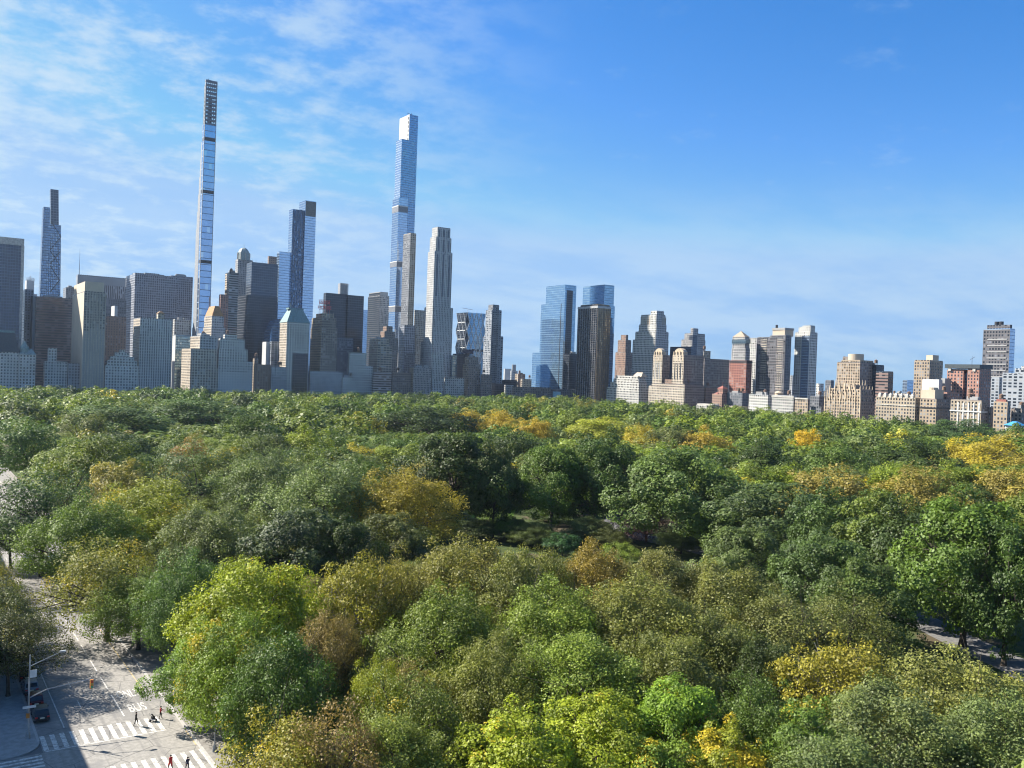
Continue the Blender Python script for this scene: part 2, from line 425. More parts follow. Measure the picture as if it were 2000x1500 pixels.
b, z = g[0]; m = MB(); m.bar((b[1]-3, b[3]-6, z), (b[1]-3, b[3]-6, z+22), .6, w2=.35); m.bar((b[1]-3, b[3]-6, z+22), (b[1]-3, b[3]-6, z+46), .3, w2=.1); m.build('mast', DARK, r)
pbox('louvre_band', r, (b[0], b[1]+.3, b[3]-1, b[3]+.4), z-14, z-.5, STY['blank_grey']['mat'])
bld('office_block', 'dark block behind the brown brick flats near the mast slab', ('Y', -330), [(205, 207, 247, 584)], 'grey_dark')
r, g = bld('hotel_tower', 'tall slab hotel with a blank sunlit tan end wall and dark window grid', ('Y', -18), [(142, 165, 207, 570, 'slab_grid'), (145, 166, 203, 551, 'blank_tan', 'penthouse')], 'slab_grid', east='blank_tan', ph=False, wins=[(0, 'N')])
b, z = g[0]; m = MB(); n = 8
for k in range(n+1):
    x = b[0]+(b[1]-b[0])*k/n; m.box(x-.35, x+.35, b[3]-.1, b[3]+.7, 0, z, top=0)
m.build('pier', plain('pale_concrete', (.42, .39, .33), .85), r)
bld('apartment_block', 'brown brick flats with pale window bands behind the slab hotel', ('Y', -175), [(204, 206, 247, 618, 'brick_brown'), (224, 224, 230, 597, 'blank_white', 'chimney')], 'brick_brown', tank=0, ph=False)
bld('apartment_block', 'low white terraced block with a square penthouse below the banded brown office', ('Y', -40), [(85, 88, 132, 707), (93, 95, 111, 681, 'pale_stone', 'penthouse')], 'pale_stone', ph=False, wins=[(0, 'N')])
bld('apartment_block', 'low grey brown block squeezed between the white terraced block and the slab hotel', ('Y', -36), [(132, 134, 163, 711)], 'grey_stone')
r, g = bld('apartment_block', 'pale stepped block with a pointed top right of the slab hotel', ('Y', -16), [(204, 206, 274, 715), (207, 210, 268, 705), (213, 216, 262, 697), (222, 225, 253, 690, 'pale_stone'), (232, 234, 244, 683)], 'limestone', ph=False, wins=[(0, 'N')])
r, g = bld('office_tower', 'broad dark slab with vertical stripes left of the pencil thin tower', ('Y', -330), [(246, 264, 347, 535)], 'stripe_v_dark', roof=ROOFD)
bld('office_tower', 'purple grey slab just behind the broad striped slab', ('Y', -420), [(330, 334, 377, 539)], 'stripe_v_dark')
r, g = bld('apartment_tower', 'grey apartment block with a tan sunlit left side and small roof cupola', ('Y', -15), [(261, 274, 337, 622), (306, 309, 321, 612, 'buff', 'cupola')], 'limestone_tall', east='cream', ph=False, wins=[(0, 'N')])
b, z = g[1]; hip(r, 'cupola_roof', b, z, z+3, COPPERB, .35)
bld('office_block', 'small white sunlit block beside the foot of the pencil thin tower', ('Y', -190), [(338, 341, 373, 625)], 'white_stone')
bld('glass_block', 'small teal glass block with a bright white end wall', ('Y', -110), [(337, 343, 372, 655)], 'teal_glass', east='blank_white', ph=False)
# pencil thin tower
r, g = bld('glass_skyscraper', 'pencil thin skyscraper, tallest in the photo, with a lattice crown', ('Y', -160), [(391, 396, 416, 480)], 'tall_glass', ph=False, corn=False)
for o in list(r.children): D.objects.remove(o)
Y0 = -160; xe = on_y(391.5, 500, Y0).x; xw = on_y(415.5, 450, Y0).x
ztop = on_y(410, 158, Y0).z
def zrow(py, px=405): return on_y(px, py, Y0).z
st = STY['tall_glass']
m = MB(); m.box(xw, xe, Y0-10, Y0, 0, zrow(241), st['bay'], st['fl'], 0); m.build('glass_shaft', [st['mat'], ROOFD], r)
terr = plain('glazed_terracotta', (.23, .24, .25), .6)
for k in range(10):                                     # feathered setbacks on the south side, seen past the east edge
    zt = zrow(165+k*34+(8 if k else 0)) if k < 9 else zrow(640)
    dep = 7+k*2.8
    m = MB(); m.box(xw+.6 if zt < zrow(241) else xe-3.2, xe-.5+.06*k, Y0-dep, Y0-9.5-.3*k, 0, zt, 2.2, 4.6, 0); m.build('setback_tier', [terr, ROOFD], r)
for py in (270, 373, 510):
    zz = zrow(py); m = MB(); m.box(xw-.15, xe+.15, Y0-8, Y0+.35, zz-3.6, zz+1.2, top=0, bottom=True); m.build('mechanical_band', DARK, r)
pr = MB()
for x in (xw+.1, xe-.1): pr.box(x-.35, x+.35, Y0-1, Y0+.4, 0, ztop, top=0)
pr.build('terracotta_pier', plain('pale_terracotta', (.36, .36, .36), .6), r)
cr = MB(); z0 = zrow(241); n = 11
for k in range(n+1):
    zz = z0+(ztop-z0)*k/n; cr.box(xw, xe, Y0-6, Y0+.2, zz-1.2, zz+1.1, top=0, bottom=True)
for k in range(6):
    x = xw+(xe-xw)*(k+.5)/6; cr.box(x-.45, x+.45, Y0-1, Y0+.3, z0, ztop, top=0)
cr.box(xw+6, xe-6, Y0-5, Y0-3.6, z0, z0+(ztop-z0)*.62, top=0)
cr.build('lattice_crown', plain('bronze_lattice', (.10, .125, .17), .5, .2), r)
m = MB(); m.bar((xw+2, Y0-3, ztop), (xe-3, Y0-3, ztop+2.2), .4); m.bar((xe-4, Y0-3, ztop), (xe-4, Y0-3, ztop+3.5), .4); m.build('roof_crane', DARK, r)

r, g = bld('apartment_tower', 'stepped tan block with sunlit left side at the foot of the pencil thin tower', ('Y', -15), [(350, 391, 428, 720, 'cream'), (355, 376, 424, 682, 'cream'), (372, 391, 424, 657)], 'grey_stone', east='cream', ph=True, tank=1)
m = MB(); b, z = g[0]
r, g = bld('apartment_tower', 'tower with an orange copper crown right of the pencil thin tower', ('Y', -75), [(397, 413, 440, 640), (399, 414, 437, 618)], 'grey_stone', east='cream', ph=False)
b, z = g[1]; w = (b[1]-b[0]); mm = MB()
q = inset(b, .4); mm.loft(rect(*q), z, rect(*inset(b, 3)), z+9, mi=0, top=0); mm.loft(rect(*inset(b, 3.2)), z+9, rect(*inset(b, 5)), z+15, mi=0, top=0)
for k in range(5): mm.bar((b[0]+1+k*(w-2)/4, b[3]-.6, z), (b[0]+1+k*(w-2)/4, b[3]-.6, z+5.5), .8, w2=.15)
mm.build('copper_crown', COPPERB, r)
bld('apartment_tower', 'pinkish brown tower behind the orange copper crown', ('Y', -130), [(428, 431, 446, 576, 'brick_pink')], 'brick_pink')
r, g = bld('apartment_tower', 'massive grey stepped apartment block on the park edge right of the orange crowned tower', ('Y', -14), [(424, 427, 494, 706), (425, 428, 484, 682), (427, 430, 478, 662), (436, 439, 463, 655)], 'limestone', ph=False, tank=1, wins=[(0, 'N'), (2, 'N')])
r, g = bld('apartment_tower', 'slender tower banded light and dark left of the domed tower', ('Y', -150), [(440, 448, 466, 533)], 'stripe_h', east='tan_bands')
# domed tower
r, g = bld('domed_tower', 'grey stone tower with an octagonal dome on top', ('Y', -250), [(446, 466, 496, 560, 'stone_glass'), (460, 465, 494, 507, 'stone_glass')], 'stone_glass', ph=False)
b, z = g[1]; cx, cy = (b[0]+b[1])/2+1, (b[2]+b[3])/2; rr = (b[1]-b[0])*.42
dm = MB(); dm.cyl(cx, cy, z, z+10, rr*1.02, rr, 8)
for k in range(5):
    a0, a1 = k*math.pi/10*.96, (k+1)*math.pi/10*.96
    dm.cyl(cx, cy, z+10+math.sin(a0)*rr*1.05, z+10+math.sin(a1)*rr*1.05, rr*.92*math.cos(a0), rr*.92*math.cos(a1), 8)
dm.bar((cx, cy, z+10+rr), (cx, cy, z+10+rr+9), .5, w2=.1); dm.build('dome', plain('grey_green_dome', (.22, .27, .27), .6), r)
rb = MB()
for k in range(8):
    a = 2*math.pi*k/8; rb.bar((cx+rr*math.cos(a), cy+rr*math.sin(a), z), (cx+rr*math.cos(a), cy+rr*math.sin(a), z+12), .8)
rb.build('dome_buttress', STONE, r)
# dark towers behind
r, g = bld('glass_tower', 'wide black glass tower right of the domed tower', ('Y', -150), [(482, 492, 543, 513, 'dark_glass')], 'dark_glass', ph=False)
b, z = g[0]; m = MB(); sb = STY['black_glass']
xq = on_y(484, 577, -147).x; xw_ = on_y(542, 577, -147).x; xl2 = on_y(474, 705, -147).x
zm = zat(500, 577, b)
m.loft(rect(xw_, xl2, -200, -147), 0, rect(xw_, xq, -200, -147), zm, 3, 3.8, 0, top=1); m.build('sloped_base', [sb['mat'], ROOFD], r)
m = MB()
for k in range(6): m.bar((b[0]+6+k*5, b[3]-8, z), (b[0]+6+k*5, b[3]-8, z+3+(k*7) % 4), .2)
m.build('antenna', DARK, r)
bld('office_block', 'tan boxy rooftop rising behind the wide black glass tower', ('Y', -330), [(523, 525, 545, 500, 'brick_brown')], 'brick_brown', ph=False)
# blue tower with three stepped slabs
r, g = bld('glass_skyscraper', 'blue glass skyscraper of three stepped slabs behind the green hipped roof', ('Y', -165), [(541, 546, 571, 491, 'pale_glass', 'low_slab'), (565, 572, 600, 408, 'navy_glass', 'dark_slab'), (585, 597, 618, 391, 'pale_glass', 'tall_slab')], 'blue_glass', east='blue_glass', ph=False, corn=False, push=-3.)
b, z = g[2]
pbox('louvre_crown', r, (b[0]+.4, b[1]-.4, b[3]-2, b[3]+.25), z-24, z-1, plain('dark_louvre', (.14, .13, .12), .5))
b, z = g[1]; m = MB()
for k in range(5):                                      # wavy dark stripes
    x = b[0]+(b[1]-b[0])*(k+.5)/5
    for j in range(int(z/6)): m.bar((x+math.sin(j*.5+k)*1.1, b[3]+.15, j*6), (x+math.sin((j+1)*.5+k)*1.1, b[3]+.15, j*6+6), .5)
m.build('wavy_stripe', plain('blue_steel', (.10, .14, .2), .4, .4), r)
r = empty('glass_tower', on_y(536, 700, -120)*1.0, 'curved top blue glass tower tucked left of the green hipped roof', 'tower'); r.location.z = 0
x1, x0 = on_y(527, 660, -120).x, on_y(548, 660, -120).x; zt = on_y(546, 622, -120).z; zb = on_y(528, 665, -120).z
m = MB(); pl = [(x1, 0)]+[(x1-(x1-x0)*(1-math.cos(a)), zb+(zt-zb)*math.sin(a)) for a in [k*math.pi/16 for k in range(9)]]+[(x0, 0)]
for i in range(len(pl)-1):
    (xa, za), (xb, zb_) = pl[i], pl[i+1]
    m.face([(xa, -150, za), (xa, -120, za), (xb, -120, zb_), (xb, -150, zb_)], [(0, za/4), (8, za/4), (8, zb_/4), (0, zb_/4)])
m.face([(x, -120, zz) for x, zz in reversed(pl)], [(x/3, zz/4) for x, zz in reversed(pl)])
m.face([(x, -150, zz) for x, zz in pl], [(x/3, zz/4) for x, zz in pl])
m.build('curved_body', STY['blue_glass']['mat'], r)
bld('apartment_tower', 'narrow pale shaft between the black glass tower and the green hipped roof', ('Y', -60), [(512, 520, 529, 669, 'blank_white')], 'blank_tan', ph=False)
bld('apartment_tower', 'narrow balconied block left of the green hipped roof', ('Y', -52), [(527, 530, 549, 668)], 'balcony', ph=False)
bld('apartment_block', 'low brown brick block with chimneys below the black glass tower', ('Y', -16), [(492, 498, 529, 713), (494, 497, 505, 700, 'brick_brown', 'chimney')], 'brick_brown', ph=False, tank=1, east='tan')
bld('apartment_block', 'low grey block just left of the green hipped roof tower', ('Y', -13), [(529, 531, 560, 716)], 'grey_stone', wins=[(0, 'N')])
# tower with the green hipped roof
r, g = bld('apartment_tower', 'tower with a green hipped copper roof and glassy front', ('Y', -15), [(547, 561, 605, 629)], 'limestone', east='cream', ph=False, wins=[(0, 'N')])
b, z = g[0]; za = zat(570, 603, b)
hip(r, 'hipped_roof', b, z, za, COPPER, .24)
m = MB(); m.box(b[0]+6, b[1]-5, b[2]+8, b[3]-9, za, za+2, top=0); m.bar((b[1]-7, b[3]-9, za), (b[1]-7, b[3]-9, za+9), .3, w2=.08); m.build('roof_crest', COPPER, r)
xg1, xg0 = on_y(572, 690, b[3]).x, on_y(602, 690, b[3]).x
pbox('reflection_panel', r, (xg0, xg1, b[3]-.5, b[3]+.5), 0, zat(575, 690, b), STY['black_glass']['mat'])  # black panel stands in for the dark reflection on the lower front
# hotel with roof sign
r, g = bld('hotel_tower', 'brick hotel with a red lettered roof sign and sunlit left side', ('Y', -15), [(604, 606, 669, 724, 'grey_stone'), (607, 628, 659, 640, 'brown'), (609, 629, 657, 621, 'brown')], 'grey_stone', east='tan', ph=False, wins=[(1, 'N')])
b, z = g[2]
pbox('crown_block', r, (b[0]+3, b[1]-3, b[2]+8, b[3]-5), z, z+7, STY['buff']['mat'])
for k in range(4):
    x = b[0]+3+k*(b[1]-b[0]-6)/3; m = MB(); m.bar((x, b[3]-4.5, z), (x, b[3]-4.5, z+8.5), .9, w2=.3); m.build('pinnacle', TANST, r)
REDP = plain('red_sign_steel', (.45, .05, .06), .5)
sx1, sx0 = on_y(624, 590, b[3]-10).x, on_y(644, 590, b[3]-10).x; sz = zat(634, 604, b)
m = MB()
for k in range(7): m.bar((sx0+(sx1-sx0)*k/6, b[3]-10, z), (sx0+(sx1-sx0)*k/6, b[3]-10, sz+14), .22)
for k in range(4): m.bar((sx0, b[3]-10, sz+k*4.6), (sx1, b[3]-10, sz+k*4.6), .2)
m.build('sign_frame', REDP, r)
for i, w in enumerate(('ESSEX', 'HOUSE')):
    o = text_mesh('sign_letters', w, 6.4, .25, .05, plain('red_sign_letter', (.6, .04, .05), .5))
    o.parent = r; o.rotation_euler = (R(90), 0, R(180)); o.location = Vector(((sx0+sx1)/2, b[3]-9.4, sz+8-i*7.0))-Vector(r.location)
bld('apartment_block', 'low stone block on the park edge right of the red lettered sign hotel', ('Y', -12), [(669.5, 670, 700, 738)], 'limestone', wins=[(0, 'N')])
r, g = bld('glass_tower', 'dark glass twin faced tower with a square antenna cage on top', ('Y', -170), [(632, 637, 680, 573), (679, 680, 711, 576)], 'black_glass', ph=False, push=-4)
b, z = g[0]; zc = zat(670, 551, b); x1, x0 = on_y(665, 560, b[3]-12).x, on_y(680, 560, b[3]-12).x
m = MB()
for k in range(5): m.bar((x0+(x1-x0)*k/4, b[3]-12, z), (x0+(x1-x0)*k/4, b[3]-12, zc), .5)
for k in range(6): m.bar((x0, b[3]-12, z+(zc-z)*k/5), (x1, b[3]-12, z+(zc-z)*k/5), .45)
m.box(x0, x1, b[3]-22, b[3]-14, z, zc, top=0); m.build('antenna_cage', METAL, r)
m = MB(); m.box(b[0], b[1], b[3], b[3]+.3, 0, 0.1); 
bld('hotel_block', 'blue grey slab in front of the dark glass tower, left of the dotted hotel', ('Y', -110), [(655, 659, 690, 660)], 'grey_dark', ph=False)
bld('hotel_tower', 'grey hotel with dotted bright windows below the antenna caged dark tower', ('Y', -20), [(679, 682, 728, 713), (680, 683, 716, 688)], 'limestone', wins=[(0, 'N'), (1, 'N')])
bld('office_tower', 'pale slim tower peeking out right of the dark glass tower', ('Y', -420), [(709, 710, 720, 605)], 'pale_glass', ph=False)
r, g = bld('office_tower', 'two faced tower, black left and grey right, left of the white topped supertower', ('Y', -230), [(719, 742, 761, 578, 'stone_glass'), (721, 742.5, 758, 571, 'blank_grey')], 'stone_glass', east='fin_black', ph=False)
r, g = bld('apartment_tower', 'dark brick tower with a stepped peak above the cream banded block', ('Y', -90), [(738, 748, 778, 660, 'brown'), (743, 751, 772, 648, 'brown'), (748, 755, 767, 638, 'brown')], 'brown', east='brick_brown', ph=False)
r, g = bld('apartment_block', 'cream banded block with sunlit left half below the dark brick peak', ('Y', -45), [(721, 744, 766, 676, 'tan_bands'), (722, 738, 760, 663, 'tan_bands')], 'tan_bands', east='cream', ph=True)
bld('apartment_block', 'low dark banded block on the park edge below the cream banded block', ('Y', -14), [(728, 730, 765, 727)], 'stripe_h', wins=None)
# the stepped blue tower with the white top
r = empty('glass_skyscraper', on_y(790, 700, -175), 'stepped blue glass supertower with a white sunlit top', 'skyscraper'); r.location.z = 0
Y0 = -178; sg = STY['blue_glass']; sp_ = STY['pale_glass']
def tw(name, xl, xc, xr, yt, push, sn, se=None):
    b, z = foot(('Y', Y0), xl, xc, xr, yt, push, 30, 30); m = MB(); a = STY[sn]; e = STY[se or sn]
    m.box(*b, 0, z, a['bay'], a['fl'], 0, {1: (2, e['bay'], e['fl'])}); m.build(name, [a['mat'], ROOF, e['mat']], r); return b, z
cpt = [None]*4
cpt[0], zu = tw('upper_shaft', 781, 800, 817, 223, 0., 'blue_glass', 'blank_white')
cpt[1] = tw('east_shaft', 774, 785, 801, 271, -1.5, 'blue_glass', 'pale_glass')[0]
cpt[2] = tw('lower_shaft', 767, 779, 797, 386, -3., 'pale_glass', 'blue_glass')[0]
cpt[3] = tw('base_shaft', 762.5, 775, 796, 513, -4.5, 'pale_glass', 'blue_glass')[0]
bu = cpt[0]
for (xa, yy, hh, i) in ((779, 408, 9, 2), (775, 516, 8, 3), (775, 604, 9, 3)):
    q = cpt[i]; zz = on_y(xa, yy, q[3]).z; q = inset(q, -.3)
    pbox('louvre_band', r, q, zz-hh/2, zz+hh/2, plain('grey_louvre', (.16, .17, .19), .5))
    pbox('band_rim', r, inset(q, -.3), zz+hh/2, zz+hh/2+1.4, WHITE)
m = MB(); bx = bu
for k in range(9): m.box(bx[1]-.1, bx[1]+.25, bx[3]-4.5, bx[3]-2.2, zu-8-k*7, zu-4-k*7, top=0)
m.build('slot_window', DARK, r)
m = MB(); m.bar((bx[0]+8, bx[3]-10, zu), (bx[0]+8, bx[3]-10, zu+5), .4); m.bar((bx[0]+5, bx[3]-10, zu+3), (bx[0]+16, bx[3]-10, zu+4), .3); m.build('roof_crane', DARK, r)
bld('apartment_tower', 'narrow tan striped tower hugging the right edge of the white topped supertower', ('Y', -120), [(783, 801, 813, 640, 'cream'), (788, 802, 813, 456, 'cream')], 'cream', east='grey_dark', ph=False)  # north side coloured light tan for reflected light, east side dark
bld('apartment_tower', 'dark grey base block in front of the white topped supertower', ('Y', -100), [(772, 790, 811, 690, 'grey_dark'), (780, 790, 811, 636, 'stripe_v_dark')], 'grey_dark', ph=False)
bld('apartment_tower', 'slim cream tower between the supertower and the tall grey stone tower', ('Y', -260), [(809, 810, 829, 605)], 'cream')
# tall grey stone tower
r, g = bld('apartment_tower', 'tall grey stone tower with notched crown and vertical window strips', ('Y', -70), [(822, 850, 880, 668, 'limestone_tall'), (829, 848, 885, 600, 'limestone_tall'), (836, 849, 884, 491, 'limestone_tall'), (840, 852, 882, 463, 'limestone_tall'), (844, 855, 880, 444, 'limestone_tall')], 'limestone_tall', ph=False, wins=[(2, 'N')], push=1.)
for i in (2, 3, 4):
    b, z = g[i]; m = MB(); n = 3
    for k in range(n):
        x = b[0]+(b[1]-b[0])*(k+.5)/n; m.box(x-1.1, x+1.1, b[3]-.1, b[3]+.3, max(60, z-70 if i == 2 else z-36), z-3, top=0)
    m.build('bay_window_strip', STY['dark_glass']['mat'], r)
bld('apartment_block', 'dark grid windowed block with tan left side below the tall grey stone tower', ('Y', -14), [(800, 808, 843, 718)], 'stone_glass', east='tan')
bld('apartment_block', 'low brown windowed block left of the dark grid block', ('Y', -20), [(764, 767, 803, 727)], 'brown')
bld('apartment_block', 'front wing of pale stone at the base of the tall grey stone tower', ('Y', -13), [(843, 846, 868, 690)], 'limestone_tall', ph=False)
bld('apartment_block', 'white windowed block on the park edge right of the tall grey stone tower', ('Y', -14), [(867, 869, 907, 737)], 'white_stone', wins=[(0, 'N')])
bld('glass_block', 'narrow teal glass block left of the diamond lattice tower base', ('Y', -60), [(881, 884, 893, 694)], 'teal_glass')
bld('office_block', 'dark block below the diamond lattice tower', ('Y', -110), [(884, 890, 912, 692)], 'black_glass')
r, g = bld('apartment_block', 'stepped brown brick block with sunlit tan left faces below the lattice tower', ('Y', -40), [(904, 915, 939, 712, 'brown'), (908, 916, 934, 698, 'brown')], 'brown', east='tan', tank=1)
bld('apartment_block', 'low brown block at the foot of the balconied tower', ('Y', -30), [(939, 941, 961, 731)], 'brown')
# diamond lattice tower
r = empty('office_tower', on_y(915, 700, -175), 'glass tower with a white diamond lattice and notched corners', 'tower'); r.location.z = 0
Y0 = -175; bH, zH = foot(('Y', Y0), 892, 913, 949, 610)
bays = [610, 629, 645, 662, 679, 695, 712]; zz = [zat(913, y, bH) for y in bays]+[0]
m = MB(); lat = MB(); led = MB()
def notch(b, d): return [(b[0], b[2]), (b[1]-d, b[2]), (b[1], b[2]+d), (b[1], b[3]-d), (b[1]-d, b[3]), (b[0]+d, b[3]), (b[0], b[3]-d)]
for k in range(len(zz)-1):
    dA, dB = (1., 4.5) if k % 2 == 0 else (4.5, 1.)
    m.loft(notch(bH, dB), zz[k+1], notch(bH, dA), zz[k], 3, 3.9, 0, {2: (2, 3, 3.9), 3: (2, 3, 3.9)}, top=1)
m.build('glass_body', [STY['azure_glass']['mat'], ROOF, STY['black_glass']['mat']], r)
for k in range(len(zz)-2):
    n = 4; W = bH[1]-bH[0]
    for j in range(n):
        xa = bH[1]-W*j/n; xm = bH[1]-W*(j+.5)/n; xb = bH[1]-W*(j+1)/n
        up_, dn_ = (zz[k], zz[k+1]) if k % 2 == 0 else (zz[k+1], zz[k])
        lat.bar((xa, bH[3]+.4, up_), (xm, bH[3]+.4, dn_), .8); lat.bar((xm, bH[3]+.4, dn_), (xb, bH[3]+.4, up_), .8)
    Ly = bH[3]-bH[2]; n = 3
    for j in range(n):
        ya = bH[3]-Ly*j/n; ym = bH[3]-Ly*(j+.5)/n; yb = bH[3]-Ly*(j+1)/n
        lat.bar((bH[1]+.3, ya, up_), (bH[1]+.3, ym, dn_), .6); lat.bar((bH[1]+.3, ym, dn_), (bH[1]+.3, yb, up_), .6)
    led.box(bH[1]-1, bH[1]+.5, bH[2]+5, bH[3]-5, zz[k+1]-.6, zz[k+1]+.6, top=0, bottom=True)
lat.build('diamond_lattice', plain('white_steel', (.62, .64, .64), .4), r); led.build('floor_ledge', plain('white_steel', (.62, .64, .64), .4), r)
pbox('louvre_band', r, (bH[0]+2, bH[1]-9, bH[3]-1, bH[3]+.35), zz[4]-6, zz[4]-2, DARK)
m = MB(); m.bar((bH[0]+30, bH[3]-12, zH), (bH[0]+30, bH[3]-12, zH+7), .4); m.bar((bH[0]+20, bH[3]-12, zH+6), (bH[0]+42, bH[3]-12, zH+8), .35); m.build('roof_crane', METAL, r)
LAND.append((920, 'diamond lattice glass tower'))
r = empty('billboard', on_y(913, 690, -95), 'small dark rooftop billboard below the diamond lattice tower', 'billboard')
q1, q0 = on_y(904, 688, -95), on_y(924, 688, -95); m = MB(); m.box(q0.x, q1.x, -96, -95, q1.z-2, q1.z+5, top=0, bottom=True); m.build('panel', plain('navy_panel', (.02, .02, .05), .4), r)
m = MB()
for k in range(3): m.bar((q0.x+(q1.x-q0.x)*(k+.5)/3, -96.5, 0), (q0.x+(q1.x-q0.x)*(k+.5)/3, -96.5, q1.z+2), .35)
m.build('post', DARK, r)
r, g = bld('apartment_tower', 'slate blue balconied tower with stepped crown right of the lattice tower', ('Y', -100), [(945, 960, 983, 657, 'balcony'), (949, 961, 980, 606, 'balcony'), (954, 963, 975, 596, 'grey_dark', 'crown_block')], 'balcony', ph=False, push=-.8)
b, z = g[1]; m = MB()
for k in range(int((z-20)/3.1)): m.box(b[0]+2, b[0]+9, b[3]-.1, b[3]+1.3, 20+k*3.1, 20.9+k*3.1, top=0, bottom=True); m.box(b[1]-9, b[1]-2, b[3]-.1, b[3]+1.3, 20+k*3.1, 20.9+k*3.1, top=0, bottom=True)
m.build('balcony_slab', STY['blank_grey']['mat'], r)
# low roofs in the gap
bld('apartment_block', 'distant pale grey block in the gap left of the twin blue towers', ('Y', -420), [(984, 986, 999, 720, 'blank_white'), ], 'blank_white', ph=False)
r, g = bld('water_tower_block', 'distant grey tower with a notched top in the gap left of the twin blue towers', ('Y', -380), [(997, 999, 1011, 724), (1000, 1001, 1008, 712, 'blank_grey')], 'grey_stone', ph=False)
bld('apartment_block', 'distant sunlit brown roofs just left of the twin blue towers', ('Y', -240), [(1006, 1012, 1026, 731)], 'brick_brown', east='tan', tank=1)
bld('apartment_block', 'distant tan roof block below the shoulder of the left blue twin tower', ('Y', -200), [(1017, 1020, 1056, 740)], 'buff', tank=1)
bld('office_block', 'low dark glass block on the park corner left of the twin blue towers', ('Y', -40), [(958, 961, 1004, 749)], 'black_glass', ph=False)
bld('apartment_block', 'low white end wall block before the dark glass corner block', ('Y', -16), [(985, 989, 1003, 752)], 'white_stone', ph=False)
bld('office_block', 'long low brown block on the circle below the twin blue towers', ('Y', 5), [(1001, 1004, 1076, 755)], 'brown', tank=1)
bld('apartment_block', 'dark mid height block behind the long low brown block', ('Y', -60), [(980, 984, 1010, 743)], 'black_glass')
# twin blue towers
r, g = bld('glass_skyscraper', 'left of the twin blue glass towers, with a dark vertical recess', ('X', -905), [(1040, 1075, 1103, 690, 'azure_glass', 'podium_wing'), (1057, 1097, 1120, 593), (1067, 1104, 1126, 557)], 'azure_glass', east='azure_glass', ph=False, push=-1.0)
b, z = g[2]; xa = on_y(1105.5, 620, b[3]).x; xb = on_y(1117, 620, b[3]).x
pbox('dark_recess', r, (xb, xa, b[3]-.5, b[3]+.4), 0, z-8, STY['black_glass']['mat'])  # flat black strip on the face imitates the dark of a recess
m = MB(); bq = g[1][0]; m.box(b[1]-.1, b[1]+.35, b[3]-10, b[3]-9, 0, zat(1097, 593, bq), top=0); m.build('shadow_gap', DARK, r)  # raised dark strip painted in as the shade of a gap
r, g = bld('glass_skyscraper', 'right of the twin blue glass towers, behind the black finned tower', ('X', -895), [(1137, 1178, 1201, 597), (1139, 1181, 1200, 557)], 'azure_glass', east='azure_glass', ph=False, push=-1.)
bld('glass_block', 'dark glass link building between the twin blue towers', ('X', -880), [(1101, 1112, 1131, 692)], 'black_glass', ph=True)
r, g = bld('office_block', 'low dark podium with a pale blue screen at the foot of the twin towers', ('X', -850), [(1072, 1096, 1130, 762)], 'grey_dark', ph=False)
b, z = g[0]; y1, y0 = on_x(1095, 770, b[1]).y, on_x(1080, 770, b[1]).y
pbox('screen', r, (b[1]-.2, b[1]+.4, y0, y1), zat(1085, 777, b), zat(1085, 765, b), plain('pale_screen', (.30, .52, .62), .3))
r, g = bld('glass_tower', 'black tower with white vertical fins and a golden lit side', ('X', -866), [(1129, 1168, 1193, 599), (1134, 1168, 1191, 595)], 'bronze_glass', east='fin_black', ph=False)
b, z = g[0]; m = MB(); n = 9
for k in range(n):
    y = b[2]+(b[3]-b[2])*(k+.4)/n; m.box(b[1]-.1, b[1]+.55, y-.13, y+.13, 3, z-2, top=0)
m.build('white_fin', plain('bright_steel', (.42, .43, .45), .4, .0), r)
m = MB(); n = 6
for k in range(n+1):
    x = b[0]+(b[1]-b[0])*k/n; m.box(x-.25, x+.25, b[3]-.1, b[3]+.4, 3, z-2, top=0)
m.build('bronze_fin', plain('bronze', (.15, .115, .08), .4, .4), r)
pbox('roof_band', r, (b[0]-.2, b[1]+.7, b[2], b[3]+.5), z-1.9, z+1.6, METAL)
# ================================================================== Central Park West, left to right
bld('apartment_tower', 'slim stepped reddish brown tower right of the golden lit black tower', ('X', -960), [(1202, 1222, 1236, 689), (1207, 1222, 1233, 665), (1213, 1223, 1227, 654)], 'brown', east='brick_brown', ph=False)
r, g = bld('apartment_tower', 'tall cream stone tower with an asymmetric stepped colonnaded crown', ('X', -930),
    [(1236, 1280, 1306, 664), (1241, 1280, 1306, 648), (1248, 1282, 1302, 634), (1252, 1282, 1300, 615), (1271, 1283, 1297, 608)], 'grey_stone', east='pale_stone', ph=False, wins=[(0, 'E')])
b, z = g[3]; m = MB()
for k in range(5):
    y = b[2]+(b[3]-b[2])*k/7; m.box(b[1]-.1, b[1]+.5, y, y+1.2, z-17, z-2, top=0)
m.build('crown_column', TANST, r)
b, z = g[2]; m = MB()
for k in range(3): m.box(b[0]+1+k*3, b[0]+2.2+k*3, b[3]-1.5, b[3]-.3, z, z+11, top=0)
m.box(b[0]+1, b[0]+9, b[3]-1.6, b[3]-.2, z+11, z+12.2, top=0, bottom=True); m.build('open_colonnade', STONE, r)
r, g = bld('apartment_block', 'white stone terraced house block on the park edge with many small windows', ('X', -858),
    [(1185, 1248, 1267, 760, 'white_stone'), (1192, 1248, 1264, 749, 'white_stone'), (1198, 1247, 1262, 742, 'white_stone'), (1202, 1246, 1260, 736, 'white_stone')], 'grey_stone', east='white_stone', ph=False, wins=[(0, 'E')])
b, z = g[3]; y1, y0 = on_x(1252, 735, b[1]-3).y, on_x(1235, 735, b[1]-3).y
m = MB(); m.loft(rect(b[1]-16, b[1]-3, y0, y1), z, rect(b[1]-10, b[1]-9, y0+3, y1-3), z+6.5, mi=0, top=0); m.build('gabled_roof', TANST, r)
